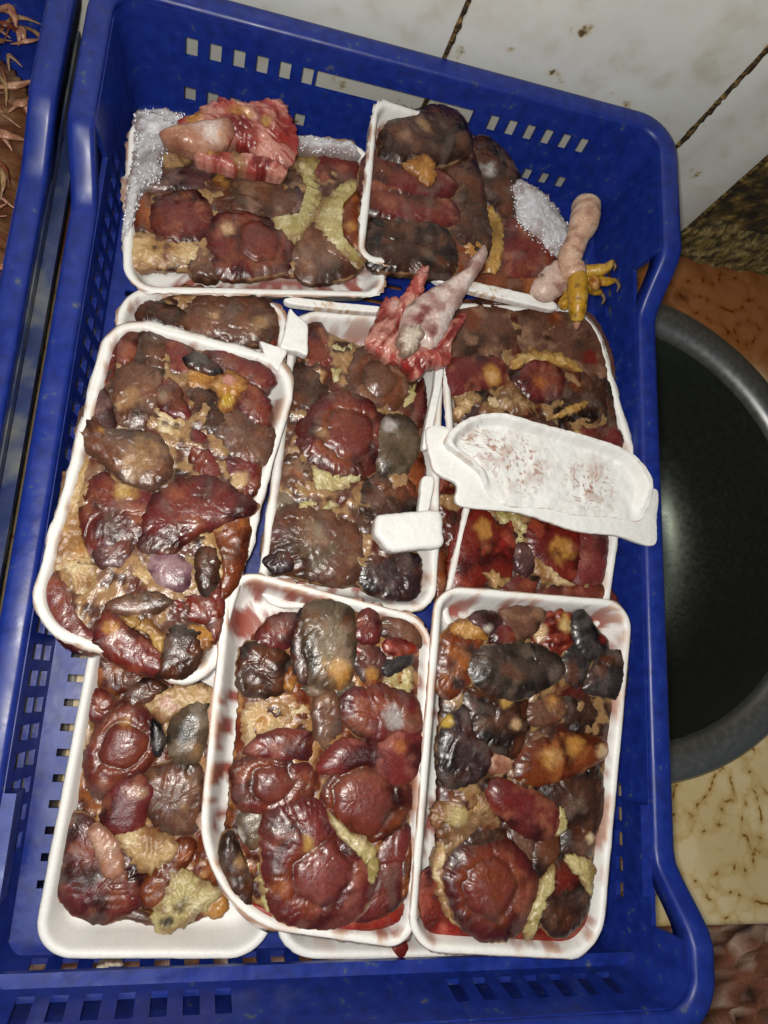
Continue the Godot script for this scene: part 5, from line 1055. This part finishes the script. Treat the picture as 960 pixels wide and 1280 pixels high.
func build_scraps() -> void:
	lump("blood_pool", "shallow pool of red blood at the near end of the front right tray", "blood", [36.3, 226, 43.5, 217.8, 53.7, 236.5, 73.3, 251.2, 102.7, 253.1, 122.9, 246, 141.2, 229.1, 144.7, 242.1, 134.1, 255.5, 117.8, 261.4, 83.1, 259.2, 54.3, 255.2, 40, 246.4], 0.0445, 1.20, "smooth", "crimson", [[54.2, 250.8, 7.6, "red"], [117.8, 256.4, 10.1, "red"], [73.4, 255.3, 6.8, "red"]], [])
	lump("blood_smear", "short blood drip on the white rim below the front middle tray", "blood", [26.7, 259.5, 35.1, 258, 37.3, 263.9, 35.7, 269.2, 31.4, 268.7, 28.8, 264.5], 0.0252, 0.60, "smooth", "crimson", [], [])
	lump("broken_foam", "flat broken foam slab lying under the broken tray piece", "foam piece", [28.3, -39.9, 40.5, -43.3, 59.4, -32.4, 65.4, -12.8, 110.2, -0, 165.7, 2.4, 181.4, -16.1, 193.9, -19.8, 192.5, 0.5, 189.4, 18.4, 162.4, 14.7, 133.1, 14.6, 93.4, 7.2, 51.9, 6.7, 49.3, -6.5, 35.8, -12.2, 30.6, -23.1], 0.0480, 2.40, "foam", "foam", [], [], null, "broken pieces of white foam")
	lump("broken_foam", "broken half of a foam tray with a stained rim across the right trays", "foam piece", [38.6, -31, 45.3, -42.2, 58.1, -50.6, 74.8, -54.7, 97.5, -52, 120.7, -49.7, 147.4, -46.1, 168.5, -39.9, 180.5, -30.1, 183.9, -20.4, 181.5, -3.4, 176.4, 3.8, 155.5, 3.4, 132.1, 4.9, 109.2, 2.7, 86.9, 4.2, 71.4, -0.3, 63.5, -13.6, 50.8, -22.6], 0.0500, 9.00, "dish", "foam", [[64.1, -32.4, 17.8, "rust"], [141.1, -16.8, 20.3, "rust"], [92.1, -25.3, 22.8, "rust"]], [], null, "broken pieces of white foam")
	lump("broken_foam", "small white foam block lying across the rim of the centre tray", "foam piece", [-2.1, 21.3, 2.8, 18.7, 19, 15.4, 34.5, 12.6, 39.3, 14.7, 40.1, 24.3, 40, 34.4, 25.2, 37.9, 9.1, 41, 1.8, 36.3, -2.5, 30.8], 0.0470, 7.00, "foam", "foam", [], [], null, "broken pieces of white foam")
	lump("broken_foam", "wedge of white foam standing between the half hidden and centre trays", "foam piece", [-65, -105.9, -61.8, -103.8, -53.2, -97.6, -51.8, -86.9, -51.6, -77.2, -58.2, -78.2, -68.2, -79.1, -67, -88.5], 0.0470, 4.00, "foam", "foam", [], [], null, "broken pieces of white foam")
	lump("broken_foam", "small foam chip between the tilted left tray and the foam wedge", "foam piece", [-81.3, -79.7, -75.9, -79.1, -64.9, -76.7, -66.7, -68.5, -68.6, -62.3, -74.4, -67.1, -78.3, -73.3], 0.0500, 3.50, "foam", "foam", [], [], null, "broken pieces of white foam")
	lump("broken_foam", "curved foam strip along the right rim of the centre tray", "foam piece", [34.5, -90.5, 38.9, -91.2, 38.4, -75.2, 34, -46.7, 30.9, -30, 27.1, -29.5, 28.6, -45.9, 32.5, -68.7], 0.0430, 3.00, "foam", "foam", [], [], null, "broken pieces of white foam")
	lump("broken_foam", "narrow foam strip beside the small foam block", "foam piece", [28, -9.4, 34.9, -10.3, 35.2, -1.3, 31.7, 14.7, 26.4, 15.2, 26.9, 2.3], 0.0430, 3.00, "foam", "foam", [], [], null, "broken pieces of white foam")
	lump("broken_foam", "beige foam edge strip below the dark mound", "foam piece", [31.1, -151.1, 62.8, -150.9, 98.6, -149.6, 118.2, -147.2, 116.9, -141.4, 92.7, -141.6, 57.2, -143.1, 31.3, -145.7], 0.0460, 3.00, "foam", "foam", [[62.9, -148.5, 23.9, "tan"]], [], null, "broken pieces of white foam")
	lump("broken_foam", "thin foam edge strip above the centre tray", "foam piece", [-65.1, -114.8, -35.3, -117.2, -5.7, -119.6, -5.5, -115.6, -35, -112.2, -64.7, -110.4], 0.0460, 3.00, "foam", "foam", [[-35.2, -115.0, 21.1, "tan"]], [], null, "broken pieces of white foam")
	lump("feather_scrap", "tiny white feather scrap on the front slots of the crate", "feather", [-132.2, 273.7, -127, 270.8, -119.6, 271.1, -119.7, 273.4, -125, 273.2, -128.8, 275], 0.0120, 1.50, "fat", "white", [], [])
	lump("frost", "patch of white frost at the back left corner of the back left tray", "frost", [-172.9, -225, -162.8, -230.3, -150.7, -233.1, -139.3, -230.1, -140.3, -216.5, -151.8, -199.7, -151.9, -180.4, -161, -168.4, -164.7, -141.1, -168.7, -135.8, -171.1, -168.8, -170.5, -197.8], 0.0430, 7.00, "fat", "frost", [], [])
	frost_crystals([-172.3, -221.8, -162.3, -227, -150.3, -229.8, -139, -226.9, -140, -213.4, -151.3, -196.8, -151.5, -177.6, -160.5, -165.7, -164.1, -138.6, -168.1, -133.4, -170.4, -166.1, -169.8, -194.8], 0.0460, "crystals on the patch of white frost in the corner")
	lump("frost", "strip of frost along the back rim of the back left tray", "frost", [-71.5, -231.4, -51.8, -235.5, -29.1, -235.2, -30.8, -227.8, -51.1, -225.6, -67.6, -222.5], 0.0460, 7.00, "fat", "frost", [], [])
	frost_crystals([-71.9, -228.1, -52.3, -232.2, -29.8, -231.9, -31.5, -224.5, -51.6, -222.4, -68, -219.3], 0.0490, "crystals on the strip of frost on the rim")
	lump("frost", "patch of white frost between the dark mound and the chicken foot", "frost", [83.5, -236.9, 101, -237.2, 122, -223, 130.9, -207.3, 127, -188.2, 115.7, -183.2, 103.2, -192.6, 88.9, -202.3], 0.0460, 7.00, "fat", "frost", [], [])
	frost_crystals([81.7, -233.5, 99.1, -233.9, 119.9, -219.8, 128.7, -204.2, 124.8, -185.3, 113.6, -180.4, 101.3, -189.7, 87.1, -199.2], 0.0490, "crystals on the patch of white frost by the chicken foot")
	var keel := base("bone_scrap", Vector3(0.0233, 0.0500, -0.1036))
	tag(keel, "raw breastbone scrap with a long pale spike lying on the centre tray", "bone")
	lump("red_flesh", "", "", [-16.4, -91, -9.9, -106.1, -7.1, -121.3, 4, -125.8, 11, -114, 6.5, -96.3, 9.8, -84.6, 3.1, -80.7, -6, -84.1], 0.0530, 3.50, "fibre", "flesh", [[-4.1, -97.1, 3.7, "crimson"], [1.1, -117.8, 4.3, "pink"]], [], keel)
	lump("red_flesh", "", "", [3.4, -119.5, 10.2, -135.2, 16.7, -148.8, 22.7, -150.6, 21.5, -139.3, 15.1, -123, 7.7, -109], 0.0560, 3.00, "fibre", "flesh", [[18.6, -142.7, 3.9, "pink"]], [], keel)
	lump("keel_bone", "", "", [60.1, -172.5, 62, -164.4, 57.1, -151.4, 50.6, -140.6, 45.4, -127.9, 39.2, -115.3, 34.2, -101.9, 26, -90.4, 17.4, -92.2, 9, -90.7, 3.8, -99.6, 6.8, -113.6, 14.9, -124.2, 26.9, -134.7, 38.2, -143.9, 46.9, -151.7, 51.2, -160.9], 0.0600, 6.00, "smooth", "bone", [[19.6, -113.8, 4.4, "crimson"], [24.4, -102.3, 4.9, "crimson"], [15.6, -107.4, 3.8, "crimson"], [11.8, -121.3, 3.8, "grey"]], [], keel)
	lump("white_pith", "", "", [1, -92.7, 8.4, -98.4, 15.7, -98.1, 15.1, -87.7, 8.3, -78.5, 3.1, -81.3], 0.0710, 3.00, "fat", "white", [], [], keel)
	lump("red_flesh", "", "", [28.9, -91.6, 36.4, -109.9, 42.7, -118.5, 49.4, -121.5, 48.4, -114.4, 41.6, -101.8, 39.3, -89, 33, -84.5], 0.0560, 3.00, "fibre", "flesh", [[45.6, -116.2, 3.4, "crimson"]], [], keel)
	lump("red_flesh", "", "", [2.7, -85.5, 11.8, -93.7, 21.5, -93.2, 31.2, -92.7, 40, -90.9, 37, -82.6, 27.4, -79.8, 18.2, -70.6, 10.7, -73.7], 0.0570, 4.50, "fibre", "flesh", [[13.7, -87.4, 3.2, "white"], [24.5, -86.5, 4.3, "red"], [10.5, -77.0, 3.2, "red"]], [], keel)
	var rib := base("bone_scrap", Vector3(-0.1117, 0.0500, -0.2198))
	tag(rib, "raw red meat and bone scrap lying on the frosted back left tray", "bone")
	lump("red_flesh", "", "", [-145.3, -216.4, -135.1, -226.4, -123.1, -239.5, -104.2, -243.1, -86.7, -250.6, -77.1, -242.8, -71.7, -228.8, -70.7, -210.3, -78.5, -197.5, -90.2, -202.8, -106.1, -210.5, -124.6, -206.7, -135.7, -209.6], 0.0560, 6.00, "fibre", "flesh", [[-80.7, -223.4, 11.6, "red"], [-108.1, -231.0, 6.2, "orange"], [-89.8, -227.0, 4.2, "fat"], [-134.5, -220.6, 7.0, "orange"]], [], rib)
	lump("pale_bone", "", "", [-153.6, -199.4, -144.2, -207.1, -129.1, -214.2, -114.6, -220.6, -110.8, -211.7, -114.6, -200.7, -129.1, -192.2, -146.4, -193.4], 0.0640, 6.00, "smooth", "blush", [[-123.3, -205.3, 7.8, "bone"], [-111.9, -203.7, 4.0, "red"]], [], rib)
	lump("stringy_flesh", "", "", [-137.9, -202.3, -128.8, -198.9, -110.2, -199.2, -90.5, -202, -79.2, -200.2, -75.9, -191.6, -89.5, -190.5, -104.3, -188.5, -122.8, -188.4, -132.3, -191.1], 0.0600, 3.50, "fibre", "flesh", [[-104.7, -193.1, 6.0, "tan"], [-123.4, -194.0, 3.9, "orange"]], [], rib)
	var foot := base("chicken_foot", Vector3(0.1277, 0.0550, -0.1753))
	tag(foot, "plucked chicken foot with yellow scales at the back right corner", "chicken foot")
	put("shank", bar([Vector3(0.1331, 0.0660, -0.2178), Vector3(0.1294, 0.0700, -0.2009), Vector3(0.1243, 0.0680, -0.1854), Vector3(0.1209, 0.0640, -0.1717), Vector3(0.1250, 0.0620, -0.1632), Vector3(0.1285, 0.0600, -0.1590)], [0.0098, 0.0102, 0.0078, 0.0082, 0.0096, 0.006], tone_of("skin"), 0.06, 0, 24, 1.0), fat_mat, foot, -foot.position)
	put("skin_flap", bar([Vector3(0.1265, 0.0560, -0.1714), Vector3(0.1165, 0.0540, -0.1623), Vector3(0.1078, 0.0520, -0.1543), Vector3(0.0991, 0.0500, -0.1561)], [0.009, 0.011, 0.0105, 0.0055], tone_of("bone"), 0.1, 0, 24, 0.7), fat_mat, foot, -foot.position)
	put("scaly_toe", bar([Vector3(0.1263, 0.0640, -0.1611), Vector3(0.1257, 0.0660, -0.1490), Vector3(0.1267, 0.0640, -0.1382), Vector3(0.1282, 0.0600, -0.1280)], [0.0066, 0.0066, 0.006, 0.004], tone_of("scaly"), 0.04, 0.07, 24, 1.0), fat_mat, foot, -foot.position)
	put("scaly_toe", bar([Vector3(0.1317, 0.0620, -0.1659), Vector3(0.1393, 0.0680, -0.1652), Vector3(0.1455, 0.0700, -0.1672), Vector3(0.1512, 0.0690, -0.1745)], [0.0044, 0.004, 0.0032, 0.0016], tone_of("scaly"), 0.08, 0.09, 24, 1.0), fat_mat, foot, -foot.position)
	put("scaly_toe", bar([Vector3(0.1341, 0.0600, -0.1638), Vector3(0.1421, 0.0620, -0.1619), Vector3(0.1490, 0.0640, -0.1609), Vector3(0.1571, 0.0630, -0.1644)], [0.0042, 0.0038, 0.003, 0.0014], tone_of("scaly"), 0.08, 0.09, 24, 1.0), fat_mat, foot, -foot.position)
	put("scaly_toe", bar([Vector3(0.1351, 0.0560, -0.1626), Vector3(0.1437, 0.0560, -0.1581), Vector3(0.1500, 0.0560, -0.1569)], [0.0042, 0.0036, 0.0018], tone_of("scaly"), 0.08, 0.09, 24, 1.0), fat_mat, foot, -foot.position)
	put("scaly_toe", bar([Vector3(0.1301, 0.0560, -0.1566), Vector3(0.1232, 0.0550, -0.1459), Vector3(0.1195, 0.0540, -0.1408)], [0.0046, 0.0046, 0.0032], tone_of("scaly"), 0.2, 0.05, 24, 1.0), fat_mat, foot, -foot.position)
	put("claw", bar([Vector3(0.1512, 0.0690, -0.1745), Vector3(0.1536, 0.0680, -0.1713), Vector3(0.1535, 0.0660, -0.1681)], [0.0016, 0.0014, 0.0004], tone_of("grey"), 0.05, 0, 24, 1.0), fat_mat, foot, -foot.position)
	put("claw", bar([Vector3(0.1571, 0.0630, -0.1644), Vector3(0.1608, 0.0610, -0.1619), Vector3(0.1595, 0.0600, -0.1572)], [0.0015, 0.0013, 0.0004], tone_of("grey"), 0.05, 0, 24, 1.0), fat_mat, foot, -foot.position)
	put("claw", bar([Vector3(0.1500, 0.0560, -0.1569), Vector3(0.1524, 0.0550, -0.1529), Vector3(0.1510, 0.0540, -0.1488)], [0.0017, 0.0014, 0.0004], tone_of("grey"), 0.05, 0, 24, 1.0), fat_mat, foot, -foot.position)
	put("claw", bar([Vector3(0.1282, 0.0600, -0.1286), Vector3(0.1293, 0.0580, -0.1262), Vector3(0.1298, 0.0560, -0.1243)], [0.003, 0.0022, 0.0006], tone_of("blush"), 0.05, 0, 24, 1.0), fat_mat, foot, -foot.position)
	put("red_pad", bar([Vector3(0.1385, 0.0640, -0.1624), Vector3(0.1391, 0.0660, -0.1565), Vector3(0.1408, 0.0640, -0.1531)], [0.0026, 0.0042, 0.0024], tone_of("orange"), 0.2, 0, 24, 1.0), fat_mat, foot, -foot.position)
	feather_heap()
